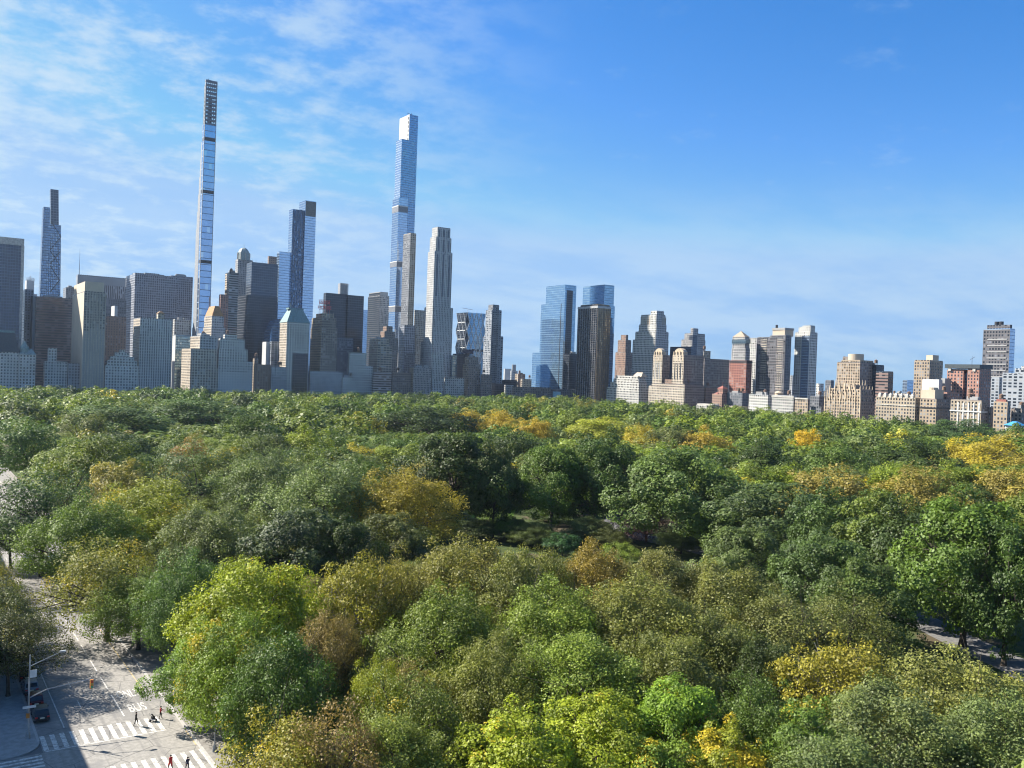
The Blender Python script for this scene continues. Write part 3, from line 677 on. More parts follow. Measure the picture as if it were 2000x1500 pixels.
# twin towered block
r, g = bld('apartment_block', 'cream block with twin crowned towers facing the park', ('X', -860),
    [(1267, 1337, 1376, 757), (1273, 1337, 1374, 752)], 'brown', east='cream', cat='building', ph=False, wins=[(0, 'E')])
def crown_tower(xl, xc, xr, yt, yc, nm):
    b, z = foot(('X', -864), xl, xc, xr, yt); m = MB(); e = STY['cream']; n_ = STY['brown']  # sunlit east side coloured cream, shaded north side coloured brown
    m.box(*b, g[1][1]-1, z, n_['bay'], n_['fl'], 0, {1: (2, e['bay'], e['fl'])}); o = m.build('tower', [n_['mat'], ROOF, e['mat']], r)
    zz = zat(xc, yc, b); c = MB(); L = b[3]-b[2]
    c.box(b[1]-8, b[1]-1.2, b[2]+1.5, b[3]-1.5, z, z+(zz-z)*.45, top=0)
    pl = [(b[2]+1.8+(L-3.6)*k/8, z+(zz-z)*(.45+.55*math.sin(math.pi*k/8)**.6)) for k in range(9)]
    for i in range(8):
        (ya, za), (yb, zb) = pl[i], pl[i+1]
        c.face([(b[1]-1.4, ya, z), (b[1]-1.4, yb, z), (b[1]-1.4, yb, zb), (b[1]-1.4, ya, za)])
        c.face([(b[1]-7.5, ya, za), (b[1]-1.4, ya, za), (b[1]-1.4, yb, zb), (b[1]-7.5, yb, zb)])
        c.face([(b[1]-7.5, yb, z), (b[1]-7.5, ya, z), (b[1]-7.5, ya, za), (b[1]-7.5, yb, zb)])
    for k in range(4): c.box(b[1]-1.6, b[1]+.2, b[2]+1.5+(L-4.2)*k/3, b[2]+2.7+(L-4.2)*k/3, z-9, z+4.5, top=0)
    c.build('crown', TANST, r)
    v = MB()
    for k in range(3): v.box(b[1]-.1, b[1]+.18, b[2]+L*(k+.9)/4-.5, b[2]+L*(k+.9)/4+1.1, z-34, z-11, top=0)
    v.build('window_strip', WINMAT, r)
    return b, z
crown_tower(1276, 1294, 1309, 693, 680, 'a'); bq, zq = crown_tower(1314, 1336, 1375, 693, 680, 'b')
b, z = g[1]; pbox('penthouse', r, (b[0]+5, b[1]-6, b[2]+20, b[2]+42), z, z+7, STY['brick_brown']['mat'], plain('red_roof', (.25, .09, .07), .8))
for k in (8, 30, 58): water_tank(r, b[1]-14, b[2]+k, z, 1.7)
bld('apartment_tower', 'dark framed rooftop tower behind the twin crowned towers', ('X', -985), [(1309, 1350, 1354, 677, 'dark_glass')], 'dark_glass', ph=False)
r, g = bld('apartment_tower', 'dark gridded tower with stepped square top behind the twin crowned block', ('X', -1010), [(1331, 1352, 1378, 664, 'stone_glass'), (1337, 1353, 1377, 652, 'stone_glass'), (1349, 1354, 1364, 641, 'grey_stone')], 'stone_glass', east='stone_glass', ph=False)
b, z = g[1]; sd = MB(); sd.box(b[1]-9, b[1]+.5, b[3]-7, b[3]+.6, 0, z-2); sd.build('dark_corner', STY['dark_glass']['mat'], r)
bld('apartment_block', 'grey brown slab with rows of pale windows left of the red pyramid tower', ('X', -935), [(1374, 1376, 1425, 700, 'brown'), (1374, 1375, 1388, 685, 'buff', 'lift_house')], 'brown', tank=1)
bld('apartment_block', 'brown mid height block below the grey brown slab', ('X', -900), [(1376, 1379, 1396, 757)], 'brick_brown', tank=1)
# red brick tower with a pyramid roof
r, g = bld('apartment_tower', 'red brick tower with a grey upper part and pyramid roof', ('X', -910), [(1425, 1458, 1469, 704, 'brick_red'), (1429, 1456, 1465, 680, 'buff'), (1431, 1455, 1464, 658, 'buff')], 'brick_red', east='brick_red', ph=False, wins=[(0, 'E')], corn=False)
for o in list(r.children):
    if o.name.startswith('setback_tier'):
        o.data.materials[2] = STY['stone_glass']['mat']; o.data.materials[0] = STY['grey_stone']['mat']
b, z = g[2]; za = zat(1448, 646, b); cx, cy = (b[0]+b[1])/2, (b[2]+b[3])/2
m = MB(); m.loft(rect(*inset(b, -.4)), z, rect(cx-.4, cx+.4, cy-.4, cy+.4), za, mi=0, top=0, bottom=True); m.build('pyramid_roof', plain('tan_tile', (.30, .25, .19), .8), r)
b, z = g[1]; pbox('glass_band', r, (b[0]-.2, b[1]+.3, b[2], b[3]+.3), zat(1456, 671, g[2][0]), zat(1456, 663, g[2][0]), STY['teal_glass']['mat'])
b, z = g[0]; pbox('dark_ledge', r, (b[0]-.3, b[1]+.5, b[2]-.3, b[3]+.5), z-3, z-1, DARK)
bld('apartment_tower', 'narrow white tower between the red pyramid tower and the wide dark tower', ('X', -1010), [(1463, 1478, 1484, 661, 'white_stone')], 'grey_stone', east='white_stone', ph=False)
r, g = bld('apartment_tower', 'wide dark brown tower with a tan penthouse box and short chimney', ('X', -930), [(1479, 1534, 1545, 659), (1504, 1535, 1546, 656)], 'grey_dark', east='charcoal', ph=False)
b, z = g[1]; zt = zat(1530, 640, b); y0, y1 = on_x(1509, 648, b[1]-3).y, on_x(1533, 648, b[1]-3).y
pbox('penthouse', r, (b[1]-20, b[1]-3, y0, y1), z, zt, STY['blank_tan']['mat']); pbox('penthouse_cap', r, (b[1]-20.6, b[1]-2.4, y0-.6, y1+.6), zt-2.5, zt+.3, STY['blank_grey']['mat'])
m = MB(); yc = on_x(1517, 640, b[1]-6).y; m.cyl(b[1]-6, yc, zt, zt+4.5, 1.6, 1.6, 10); m.build('chimney', DARK, r)
m = MB(); bz = g[1][0]; n = int((z-20)/3.1)
for k in range(n):
    zz = 20+k*3.1
    m.box(bz[1]-.1, bz[1]+.9, bz[2]+(bz[3]-bz[2])*.48, bz[2]+(bz[3]-bz[2])*.86, zz, zz+1.1, top=0, bottom=True)
    m.box(g[0][0][1]-.1, g[0][0][1]+.8, g[0][0][2]+8, g[0][0][2]+17, zz, zz+1.1, top=0, bottom=True)
m.build('balcony_slab', STY['cream']['mat'], r)
# pale tower
r, g = bld('apartment_tower', 'pale tall tower with blue glass middle standing alone left of the stepped tan landmark', ('X', -960), [(1553, 1582, 1597, 650, 'pale_stone'), (1560, 1583, 1592, 640, 'pale_stone'), (1567, 1583, 1592, 637, 'blank_grey')], 'blank_grey', east='pale_stone', ph=False)
b, z = g[0]; L = b[3]-b[2]
pbox('glass_bay', r, (b[1]-.5, b[1]+.5, b[2]+L*.48, b[2]+L*.98), 0, z-4, STY['pale_glass']['mat'])
for o in r.children:
    if o.name.startswith('body'): o.data.materials[0] = STY['pale_stone']['mat']
bld('apartment_block', 'blue grey block hugging the right foot of the pale tall tower', ('X', -1060), [(1594, 1600, 1609, 749)], 'pale_stone')
bld('apartment_block', 'slim blue grey block left of the pale tall tower', ('X', -1080), [(1543, 1548, 1556, 733)], 'grey_stone', ph=False)
# hall and church roofs
r, g = bld('meeting_hall', 'low hall with white arched front and pale flat roof among treetops', ('X', -856), [(1360, 1380, 1421, 793)], 'white_stone', east='white_stone', ph=False, roof=WHITE, cat='hall')
b, z = g[0]; y0, y1 = on_x(1362, 789, b[1]-2).y, on_x(1380, 789, b[1]-2).y
pbox('roof_deck', r, (b[1]-16, b[1]-2, y0, y0+26), z, z+2.6, STONE, plain('pale_roof', (.55, .53, .48), .8))
r, g = bld('apartment_block', 'dark brick block with a red pointed pavilion roof near the pale roofed hall', ('X', -880), [(1391, 1410, 1424, 771)], 'brick_pink', east='brick_brown', ph=False)
b, z = g[0]; cy = on_x(1411, 760, b[1]-8).y; m = MB(); m.box(b[1]-13, b[1]-4, cy-4.5, cy+4.5, z, z+8, top=0); m.loft(rect(b[1]-14, b[1]-3, cy-5.5, cy+5.5), z+8, rect(b[1]-8.8, b[1]-8.2, cy-.3, cy+.3), z+12, mi=1, top=1, bottom=True); m.bar((b[1]-8.5, cy, z+12), (b[1]-8.5, cy, z+17), .2, mi=1)
m.build('pavilion', [STY['brick_pink']['mat'], plain('red_roof', (.25, .09, .07), .8)], r)
m = MB(); m.loft(rect(b[1]-9, b[1]-.5, b[2]+1, b[2]+9), z, rect(b[1]-6, b[1]-4, b[2]+4, b[2]+6), z+3, mi=0, top=0); m.build('hip_roof', plain('red_roof', (.25, .09, .07), .8), r)
bld('apartment_block', 'long dark brick block beneath the red pyramid tower', ('X', -890), [(1420, 1450, 1464, 769)], 'grey_dark', tank=2)
bld('church_building', 'low stone church front among treetops right of the pale roofed hall', ('X', -856), [(1424, 1446, 1463, 795)], 'buff', east='buff', ph=False, cat='church')
r, g = bld('apartment_block', 'grey stone block with projecting bays, left one of three joined park blocks', ('X', -856), [(1463, 1500, 1510, 773)], 'grey_stone', east='limestone', tank=0, wins=[(0, 'E')])
r, g = bld('apartment_block', 'bright white corniced block with a domed pavilion, middle of three joined blocks', ('X', -855), [(1508, 1550, 1558, 775)], 'grey_stone', east='white_stone', tank=1, wins=[(0, 'E')])
b, z = g[0]; m = MB(); cy = b[2]+4; m.cyl(b[1]-7, cy, z, z+3.5, 4.6, 4.6, 14); m.cyl(b[1]-7, cy, z+3.5, z+6.4, 5.2, .6, 14); m.build('domed_pavilion', TANST, r)
pbox('cornice', r, (b[0]+1, b[1]+.7, b[2]-.4, b[3]+.6), z-1.4, z+.2, STONE)
r, g = bld('apartment_block', 'brown corniced block, right one of three joined park blocks', ('X', -856), [(1553, 1578, 1582, 778)], 'brown', east='tan', wins=[(0, 'E')])
b, z = g[0]; pbox('cornice', r, (b[0]+1, b[1]+.8, b[2]-.4, b[3]+.6), z-1.4, z+.2, STONE)
bld('apartment_block', 'plain dark brick block behind the blue walled low block', ('X', -900), [(1582, 1600, 1614, 776)], 'grey_dark', tank=1)
bld('low_building', 'low blue walled block between the brown corniced block and the finialed landmark', ('X', -862), [(1584, 1604, 1613, 795, 'grey_dark')], 'grey_dark', ph=False, corn=False)
bld('apartment_tower', 'dark slim distant tower left of the finialed landmark', ('X', -1100), [(1612, 1623, 1629, 744)], 'grey_dark')
# stepped landmark with finials
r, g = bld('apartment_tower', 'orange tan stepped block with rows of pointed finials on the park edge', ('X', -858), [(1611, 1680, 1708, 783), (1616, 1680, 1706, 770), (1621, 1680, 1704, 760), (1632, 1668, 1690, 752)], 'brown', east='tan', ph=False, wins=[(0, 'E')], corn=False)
for i, (b, z) in enumerate(g):
    L = b[3]-b[2]; n = max(4, int(L/6)); h = 4.5 if i < 3 else 8
    for k in range(n+1):
        m = MB(); y = b[2]+L*k/n
        m.box(b[1]-.6, b[1]+.45, y-.55, y+.55, (0 if i == 0 else g[i-1][1]-8), z+1.5, top=0)
        m.bar((b[1]-.1, y, z+1.5), (b[1]-.1, y, z+1.5+h*.6), .6, w2=.08); m.build('finial', TANST, r)
    for k in range(4):
        m = MB(); x = b[0]+(b[1]-b[0])*k/4; m.bar((x, b[3]-.1, z), (x, b[3]-.1, z+h*.8), .55, w2=.1); m.build('finial', TANST, r)
r, g = bld('apartment_tower', 'tan brick tower with a round drum top behind the finialed landmark', ('X', -935), [(1635, 1680, 1709, 709), (1643, 1680, 1706, 705, 'tan')], 'brown', east='tan', ph=False, wins=[(1, 'E')])
b, z = g[1]; cy = on_x(1672, 697, b[1]-10).y; cx = b[1]-10; m = MB(); m.cyl(cx, cy, z, zat(1678, 691, b), 9, 9, 24); m.build('drum', STY['blank_tan']['mat'], r)
y0, y1 = on_x(1648, 700, b[1]-8).y, on_x(1659, 700, b[1]-8).y; pbox('lift_house', r, (b[1]-18, b[1]-6, y0, y1), z, zat(1680, 696, b), STY['brown']['mat'])
bld('apartment_tower', 'dark glass and brick tower just right of the drum topped tan tower', ('X', -960), [(1700, 1712, 1727, 714, 'black_glass')], 'black_glass', tank=1)
r, g = bld('apartment_tower', 'tower with brown striped balconies and a blue glass right edge', ('X', -925), [(1711, 1735, 1745, 727, 'dark_glass')], 'blue_glass', east='stripe_h_brown', ph=False)
bld('glass_block', 'distant pale blue glass block left of the boxy tan tower', ('X', -1050), [(1763, 1772, 1786, 744)], 'pale_glass', ph=False)
# right end
r, g = bld('apartment_block', 'long beige mansion block with many windows below the boxy tan tower', ('X', -856), [(1711, 1788, 1798, 779)], 'buff', east='buff', tank=1, wins=[(0, 'E')])
b, z = g[0]
for k in range(7):
    m = MB(); y = b[2]+4+k*(b[3]-b[2]-8)/6; m.box(b[1]-3, b[1]+.3, y-1.6, y+1.6, z, z+3.4, top=0); m.loft(rect(b[1]-3, b[1]+.3, y-1.8, y+1.8), z+3.4, rect(b[1]-1.5, b[1]-1.2, y-.2, y+.2), z+5.4, mi=0, top=0)
    m.build('dormer', STONE, r)
pbox('cornice', r, (b[0]+1, b[1]+.7, b[2]-.3, b[3]+.4), z-8, z-7.2, STONE)
r, g = bld('apartment_block', 'tan block with three wide window columns and a rooftop tank house', ('X', -857), [(1797, 1829, 1858, 781)], 'brown', east='tan', ph=False, wins=[(0, 'E')])
b, z = g[0]; y0, y1 = on_x(1799, 770, b[1]-4).y, on_x(1826, 770, b[1]-4).y
pbox('tank_house', r, (b[1]-20, b[1]-4, y0, y1), z, zat(1829, 762, b), STY['blank_tan']['mat']); m = MB(); m.cyl(b[1]-12, (y0+y1)/2, zat(1829, 762, b), zat(1829, 757, b), 6, 5, 16); m.build('tank_cap', TANST, r)
pbox('ledge', r, (b[0], b[1]+.7, b[2]-.3, b[3]+.5), z-9, z-7.8, DARK)
r, g = bld('apartment_tower', 'boxy tan tower with a small rooftop cabin', ('X', -960), [(1786, 1816, 1842, 705, 'tan')], 'brown', east='tan', ph=False, wins=[(0, 'E')])
b, z = g[0]; y0, y1 = on_x(1809, 698, b[1]-6).y, on_x(1822, 698, b[1]-6).y; pbox('rooftop_cabin', r, (b[1]-18, b[1]-6, y0, y1), z, zat(1816, 693, b), STY['blank_tan']['mat'])
bld('white_block', 'plain white box block in front of the boxy tan tower', ('X', -905), [(1801, 1834, 1841, 743, 'blank_white')], 'blank_grey', east='blank_white', ph=False)
bld('glass_block', 'pale grey wall block between the white box and the red brick tower', ('X', -915), [(1838, 1846, 1858, 739)], 'blank_grey', ph=False)
bld('apartment_block', 'low orange brick block with teal roof below the red brick tower', ('X', -880), [(1830, 1850, 1874, 768, 'brick_pink')], 'teal_glass', east='brick_pink', ph=False, tank=1)
r, g = bld('apartment_tower', 'red brick tower with a dark overhanging flat roof', ('X', -930), [(1850, 1882, 1892, 723, 'brick_pink'), (1890, 1913, 1936, 722, 'brick_pink', 'right_wing')], 'brick_brown', east='brick_pink', ph=False, wins=[(0, 'E'), (1, 'E')], push=-1.)
b, z = g[0]; b2, z2 = g[1]
pbox('overhanging_roof', r, (b2[0]-1, b2[1]+1.5, b[2]-1.5, b2[3]+1), z2+1.2, z2+5.5, SLATE)
m = MB(); m.box(b2[0], b[1]-3, b[3]-.5, b2[2]+.5, 0, z-3); m.build('recess', STY['dark_glass']['mat'], r)
for k in (.1, .85):
    y = b[2]+(b2[3]-b[2])*k; pbox('chimney', r, (b2[1]-.8, b2[1]+1, y-1.5, y+1.5), z2-2, z2+4, STONE)
m = MB(); m.bar((b2[1]-8, b2[2], z2+5.5), (b2[1]-8, b2[2], z2+15), .25, w2=.1); m.bar((b2[1]-8, b2[2]-2, z2+11), (b2[1]-8, b2[2]+3, z2+14), .2); m.build('antenna', DARK, r)
r, g = bld('apartment_tower', 'dark banded tower with two round vents on its roof at far right', ('X', -1000), [(1921, 1973, 1983, 643), (1928, 1973, 1977, 634, 'blank_dark', 'roof_house')], 'pale_glass', east='charcoal', ph=False)
b, z = g[0]; m = MB(); n = int((z-30)/7)
for k in range(n): m.box(b[1]-.1, b[1]+.5, b[2]+5, b[3]-3, 30+k*7, 31.3+k*7, top=0, bottom=True)
m.build('pale_band', STY['blank_grey']['mat'], r)
b, z = g[1]
for px in (1947, 1956):
    y = on_x(px, 630, b[1]-4).y; m = MB(); m.cyl(b[1]-4, y, z, z+4, 2.3, 2.3, 12); m.build('roof_vent', DARK, r)
bld('apartment_block', 'small dark slab between the red brick tower and the green glass flats', ('X', -905), [(1936, 1952, 1960, 739)], 'balcony', ph=False)
bld('apartment_tower', 'green grey balconied flats cut by the right edge of the photo', ('X', -890), [(1958, 2010, 2030, 731, 'balcony'), (1982, 2012, 2035, 722, 'grey_stone')], 'grey_stone', east='balcony', tank=0)
r, g = bld('apartment_block', 'brown block with white framed top windows below the red brick tower', ('X', -857), [(1857, 1917, 1930, 784)], 'brown', east='buff', tank=2, wins=[(0, 'E')])
b, z = g[0]; m = MB()
for k in range(5): m.box(b[1]-.1, b[1]+.5, b[2]+8+k*(b[3]-b[2]-10)/4-.6, b[2]+8+k*(b[3]-b[2]-10)/4+.6, 2, z-2, top=0)
m.build('white_pier', WHITE, r)
pbox('cornice', r, (b[0]+1, b[1]+.9, b[2]-.3, b[3]+.5), z-11, z-9.8, WHITE)
water_tank(r, b[1]-8, b[3]-16, z+5, 2.6)
r, g = bld('apartment_block', 'tan corner block with tall grouped windows near the right picture edge', ('X', -856), [(1941, 1968, 1974, 785)], 'brown', east='tan', tank=0, wins=[(0, 'E')])
b, z = g[0]; pbox('tiled_roof', r, (b[0]+2, b[1]-1, b[2]+2, b[3]-2), z, z+2.2, plain('red_roof', (.25, .09, .07), .8))
bld('apartment_block', 'low dark brown flats behind the tan corner block at the right', ('X', -870), [(1926, 1936, 1943, 795)], 'brown', ph=False)
bld('apartment_block', 'grey brown low block at the right picture edge behind the blue roof', ('X', -870), [(1974, 1996, 2020, 800)], 'brown', ph=True)
r = empty('pavilion', on_x(1976, 826, -848), 'low bright blue pitched roof pavilion at the far right treeline', 'pavilion'); r.location.z = 0
q0, q1 = on_x(1960, 832, -848), on_x(1992, 832, -848); zb, zt = on_x(1976, 831, -848).z, on_x(1976, 823, -848).z
zb = max(6, zb)
m = MB(); m.box(-860, -849, q0.y+1, q1.y-1, 0, zb, top=0); m.build('wall', WHITE, r)
m = MB(); m.loft(rect(-862, -847, q0.y, q1.y), zb, rect(-856, -853, q0.y+6, q1.y-6), max(zb+3, zt), mi=0, top=0, bottom=True); m.build('pitched_roof', plain('blue_roof', (.05, .28, .55), .5), r)
# far low roofs that close the gaps between the towers
rnd = random.Random(3)
for i, (px, yt) in enumerate(((1030, 747), (1048, 744), (1238, 752), (1606, 768), (1622, 766), (1750, 772), (1756, 769), (1764, 777))):
    pl = ('Y', -700) if px < 1100 else ('X', -1350)
    bld('distant_building', ['hazy low grey roof far behind, just left of the twin blue towers', 'hazy low roof under the left shoulder of the twin blue towers', 'hazy low roof far behind the white terraced house block',
        'hazy low roof right of the pale tall tower', 'hazy low roof left of the finialed landmark', 'hazy low roof left of the pale blue glass block', 'hazy low roof behind the long beige mansion block', 'hazy low roof touching the pale blue glass block'][i], pl, [(px-12, px, px+12, yt)], rnd.choice(['grey_stone', 'buff', 'limestone']), ph=True)
# ================================================================== ground and street
def sheet(name, pts, z, mat, kind='structure', thick=0.):
    m = MB()
    if thick: m.loft(pts, z-thick, pts, z, mi=0, top=0)
    else: m.face([(x, y, z) for x, y in pts])
    o = m.build(name, mat); tag(o, kind=kind); return o
def noise_mat(name, c1, c2, scale, rough=.9, c3=None, s3=.03):
    t = NT(name); pos = t.n('ShaderNodeNewGeometry').outputs['Position']
    c = t.mix(t.ramp(t.noise(pos, scale, 6, .65), .35, .65), c1, c2)
    if c3: c = t.mix(t.ramp(t.noise(pos, s3, 4), .5, .62), c, c3)
    return t.out(t.bsdf(c, rough, 0, .3))
sheet('ground', rect(-2700, 1200, -2000, 2500), -.03, noise_mat('city_ground', (.10, .10, .10), (.16, .155, .15), .05))
GR = noise_mat('park_lawn', (.03, .05, .012), (.06, .085, .018), .5, .95, (.085, .068, .04), .06)
sheet('park_lawn', rect(-845, -13.6, 2, 2500), 0, GR)
LAWN = noise_mat('sunny_lawn', (.075, .15, .015), (.10, .19, .02), .8)  # brighter green puts the sunlight into the grass colour
def strip(name, pts, w, z, mat, thick=0.):
    m = MB(); L = []; Rr = []
    P = [Vector((p[0], p[1], 0)) for p in pts]
    for i, p in enumerate(P):
        d = (P[min(i+1, len(P)-1)]-P[max(i-1, 0)]).normalized(); n = Vector((-d.y, d.x, 0))
        L.append(p+n*w/2); Rr.append(p-n*w/2)
    for i in range(len(P)-1):
        m.face([(Rr[i].x, Rr[i].y, z), (Rr[i+1].x, Rr[i+1].y, z), (L[i+1].x, L[i+1].y, z), (L[i].x, L[i].y, z)])
    return tag(m.build(name, mat), kind='structure')
def asphalt_mat():
    t = NT('asphalt'); pos = t.n('ShaderNodeNewGeometry').outputs['Position']
    mp = t.n('ShaderNodeMapping'); t.put(mp.inputs[0], pos); mp.inputs['Scale'].default_value = (1.1, .05, 1)
    c = t.mix(t.ramp(t.noise(pos, 1.6, 6, .65), .35, .65), (.24, .23, .21), (.32, .305, .28))
    c = t.mix(t.ramp(t.noise(mp.outputs[0], 1.0, 4), .48, .66, 0, .55), c, (.16, .155, .15))          # tyre wear along the lanes
    c = t.mix(t.ramp(t.noise(pos, .11, 4), .52, .58, 0, .6), c, (.19, .185, .18))                      # relaid patches
    vo = t.n('ShaderNodeTexVoronoi', feature='DISTANCE_TO_EDGE'); t.put(vo.inputs['Vector'], pos); vo.inputs['Scale'].default_value = .22
    c = t.mix(t.ramp(vo.outputs[0], .0, .02, .6, 0.), c, (.07, .07, .07))                              # tarred cracks
    return t.out(t.bsdf(c, .9, 0, .3))
ASPH = asphalt_mat()
def worn_paint(name, col):
    t = NT(name); pos = t.n('ShaderNodeNewGeometry').outputs['Position']
    c = t.mix(t.ramp(t.noise(pos, 2.2, 7, .7), .40, .64), col, (.30, .29, .27))
    return t.out(t.bsdf(c, .85, 0, .3))
PATHM = noise_mat('path_asphalt', (.13, .13, .13), (.19, .185, .18), 1.2)
gp = lambda *a: [tuple(ground(x, y))[:2] for x, y in a]
strip('park_drive', gp((2900, 1800), (2450, 1565), (2150, 1395), (2000, 1308), (1900, 1262), (1790, 1208), (1650, 1150), (1500, 1108), (1330, 1066), (1240, 1046), (1205, 1020), (1215, 1000)), 9, .008, PATHM)
strip('footpath', gp((560, 1180), (600, 1135), (700, 1090), (860, 1082)), 4, .014, PATHM)
sheet('lawn', gp((875, 1012), (1000, 1014), (1010, 990), (880, 988)), .004, LAWN)
SW = noise_mat('pavement_hex', (.20, .19, .175), (.27, .26, .24), .9, .9)
CON = noise_mat('pavement_concrete', (.26, .26, .25), (.33, .33, .32), 1.2, .85)
YS, YN = 1062.7, 1071.2                                   # side street kerbs
sheet('avenue_road', rect(-8.35, 8.35, 400, 2000), .004, ASPH)
sheet('side_street', rect(8.35, 160, YS, YN), .004, ASPH)
def rounded(x0, x1, y0, y1, r, corner):
    P = rect(x0, x1, y0, y1)
    if corner == 'nw': c = (x0+r, y1-r); arc = [(c[0]+r*math.cos(a), c[1]+r*math.sin(a)) for a in [R(90+k*11.25) for k in range(9)]]; return [P[0], P[1], P[2]]+arc
    if corner == 'sw': c = (x0+r, y0+r); arc = [(c[0]+r*math.cos(a), c[1]+r*math.sin(a)) for a in [R(180+k*11.25) for k in range(9)]]; return arc+[P[1], P[2], P[3]]
sheet('pavement', rounded(8.35, 26, 400, YS, 3.6, 'nw'), .15, CON, thick=.2)
sheet('pavement', rounded(8.35, 26, YN, 1400, 3.6, 'sw'), .15, CON, thick=.2)
sheet('pavement', rect(-13.6, -8.35, 400, 2000), .14, SW, thick=.2)
KB = noise_mat('kerb_stone', (.36, .35, .33), (.42, .41, .39), 2.)
sheet('kerb', rect(-8.65, -8.3, 400, 2000), .152, KB, thick=.2)
sheet('kerb', rect(8.3, 8.6, 400, YS-3.6), .156, KB, thick=.2)
PAINT = worn_paint('road_paint', (.68, .66, .61))
PAINTB = noise_mat('bus_lane_paint', (.30, .26, .24), (.34, .30, .27), 1.5, .9)
YEL = worn_paint('yellow_paint', (.58, .43, .17))
m = MB(); zf = .010
def mark(x0, x1, y0, y1): m.face([(x0, y0, zf), (x1, y0, zf), (x1, y1, zf), (x0, y1, zf)])
for k in range(13):
    x = 7.9-k*1.14; mark(x-.28, x+.28, 1057.2, 1062.2)
mark(-6.1, 8.1, 1062.35, 1062.6)
for k in range(15):
    x = 7.6-k*1.14; mark(x-.28, x+.28, 1070.6, 1077.)
for k in range(8):
    y = 1063.6+k*1.0; mark(8.6, 14.2, y-.24, y+.24)
mark(5.0, 5.15, 500, 1055.5)
for k in range(60): mark(2.05, 2.17, 1046-k*9, 1049-k*9); mark(-2.45, -2.27, 1052-k*9-6, 1052-k*9) if k else mark(-2.45, -2.27, 1046, 1055)
mark(-8.1, 5.0, 1055.2, 1055.55) if False else None
tag(m.build('road_marking', PAINT), kind='structure')
m = MB(); m.box(-8.28, -8.12, 1064, 1069, .0, .012, top=0); m.box(-6.75, -6.6, 900, 1046, 0, .011, top=0); tag(m.build('road_marking', YEL), kind='structure')
for txt, y in (('BUS', 1052.4), ('ONLY', 1046.3)):
    o = text_mesh('road_lettering', txt, 1.0, 0, .012, PAINT)
    o.location = (-4.5, y+1.5, .013); o.rotation_euler.z = R(180); o.scale = (1.35 if txt == 'BUS' else 1.15, 4.4, 1)
    tag(o, kind='structure')
# stone park wall
STW = noise_mat('park_wall_stone', (.20, .19, .17), (.30, .28, .25), 1.5)
for (ya, yb), lb in zip(((700, 1052), (1056, 1250)), ('low grey stone park wall running along the avenue beyond the crosswalk', 'low grey stone park wall along the pavement nearest the camera')):
    m = MB(); m.box(-14.1, -13.6, ya, yb, 0, 1.15, top=0); m.box(-14.2, -13.5, ya, yb, 1.15, 1.32, top=0, bottom=True)
    tag(m.build('park_wall', STW), lb, 'wall')
# the corner house whose shade lies on the avenue
r = empty('apartment_house', (25, 1030, 0), 'stone apartment house on the shaded avenue corner just outside the picture', 'building')
st = STY['limestone']; m = MB(); m.box(26, 50, 985, YS-2, 0, 24, st['bay'], st['fl']); m.build('wall', [st['mat'], ROOF], r)
m = MB(); m.box(25.6, 50.3, 984.6, YS-1.6, 24, 25, top=0, bottom=True); m.build('cornice', STONE, r)
r = empty('apartment_house', (25, 930, 0), 'second stone apartment house farther down the shaded side of the avenue', 'building')
m = MB(); m.box(26.2, 50, 890, 984, 0, 26, st['bay'], st['fl']); m.build('wall', [st['mat'], ROOF], r)
m = MB(); m.box(25.8, 50.3, 889.6, 984.4, 26, 27, top=0, bottom=True); m.build('cornice', STONE, r)

# ================================================================== street furniture
GALV = plain('grey_pole_paint', (.30, .32, .33), .5, .3)
def lamp_globe(): pass
def signal_head(root, x, y, z, col=None, faces=((0, 1),)):
    m = MB(); m.box(x-.19, x+.19, y-.16, y+.16, z-1.1, z, top=0, bottom=True)
    h = m.build('traffic_signal', plain('signal_yellow', (.50, .19, .03), .5), root)
    for k, c in enumerate(((.35, .03, .02), (.3, .2, .03), (.03, .25, .15))):
        v = MB(); v.cyl(0, 0, 0, .12, .15, .15, 12); o = v.build('lens', plain('lens_%d' % k, c, .3), None)
        o.parent = h; o.location = (x, y+.16, z-.2-k*.34); o.rotation_euler = (R(-90), 0, 0)
        o.name = 'lens'
    return h
px_, py_ = ground(54, 1444)[:2]
r = empty('signal_pole', (px_, py_, .15), 'tall grey pole with lamp arm and long traffic signal arm on the shaded corner', 'signal pole')
top = on_y(60, 1279, py_).z
m = MB(); m.bar((px_, py_, .15), (px_, py_, 1.0), .32, w2=.22, n=8); m.build('base', GALV, r)
m = MB(); m.bar((px_, py_, 1.0), (px_, py_, top), .14, w2=.08, n=8); m.build('pole', GALV, r)
e = on_y(121, 1272, py_); s0 = on_y(62, 1301, py_)
m = MB(); m.bar((px_, py_, s0.z), (e.x, py_, e.z), .06, w2=.04, n=6); m.build('lamp_arm', GALV, r)
m = MB(); m.box(e.x-.45, e.x+.25, py_-.15, py_+.15, e.z-.12, e.z+.08, top=0, bottom=True); m.build('lamp_head', GALV, r)
e = on_y(181, 1325, py_); s0 = on_y(59, 1363, py_); md = on_y(92, 1346, py_)
m = MB(); m.bar((px_, py_, s0.z), (md.x, py_, md.z), .09, n=6); m.bar((md.x, py_, md.z), (e.x, py_, e.z), .075, w2=.05, n=6); m.build('mast_arm', GALV, r)
signal_head(r, e.x+.1, py_, e.z-.15)
for (u, v, w, h, c, nm) in ((65, 1315, .75, .95, (.62, .64, .62), 'traffic_sign'), (57, 1380, 1.5, .32, (.66, .68, .68), 'street_sign')):
    q = on_y(u, v, py_); m = MB(); m.box(q.x-w/2, q.x+w/2, py_+.16, py_+.2, q.z-h/2, q.z+h/2, top=0, bottom=True); m.build(nm, plain(nm+'_face', c, .5), r)
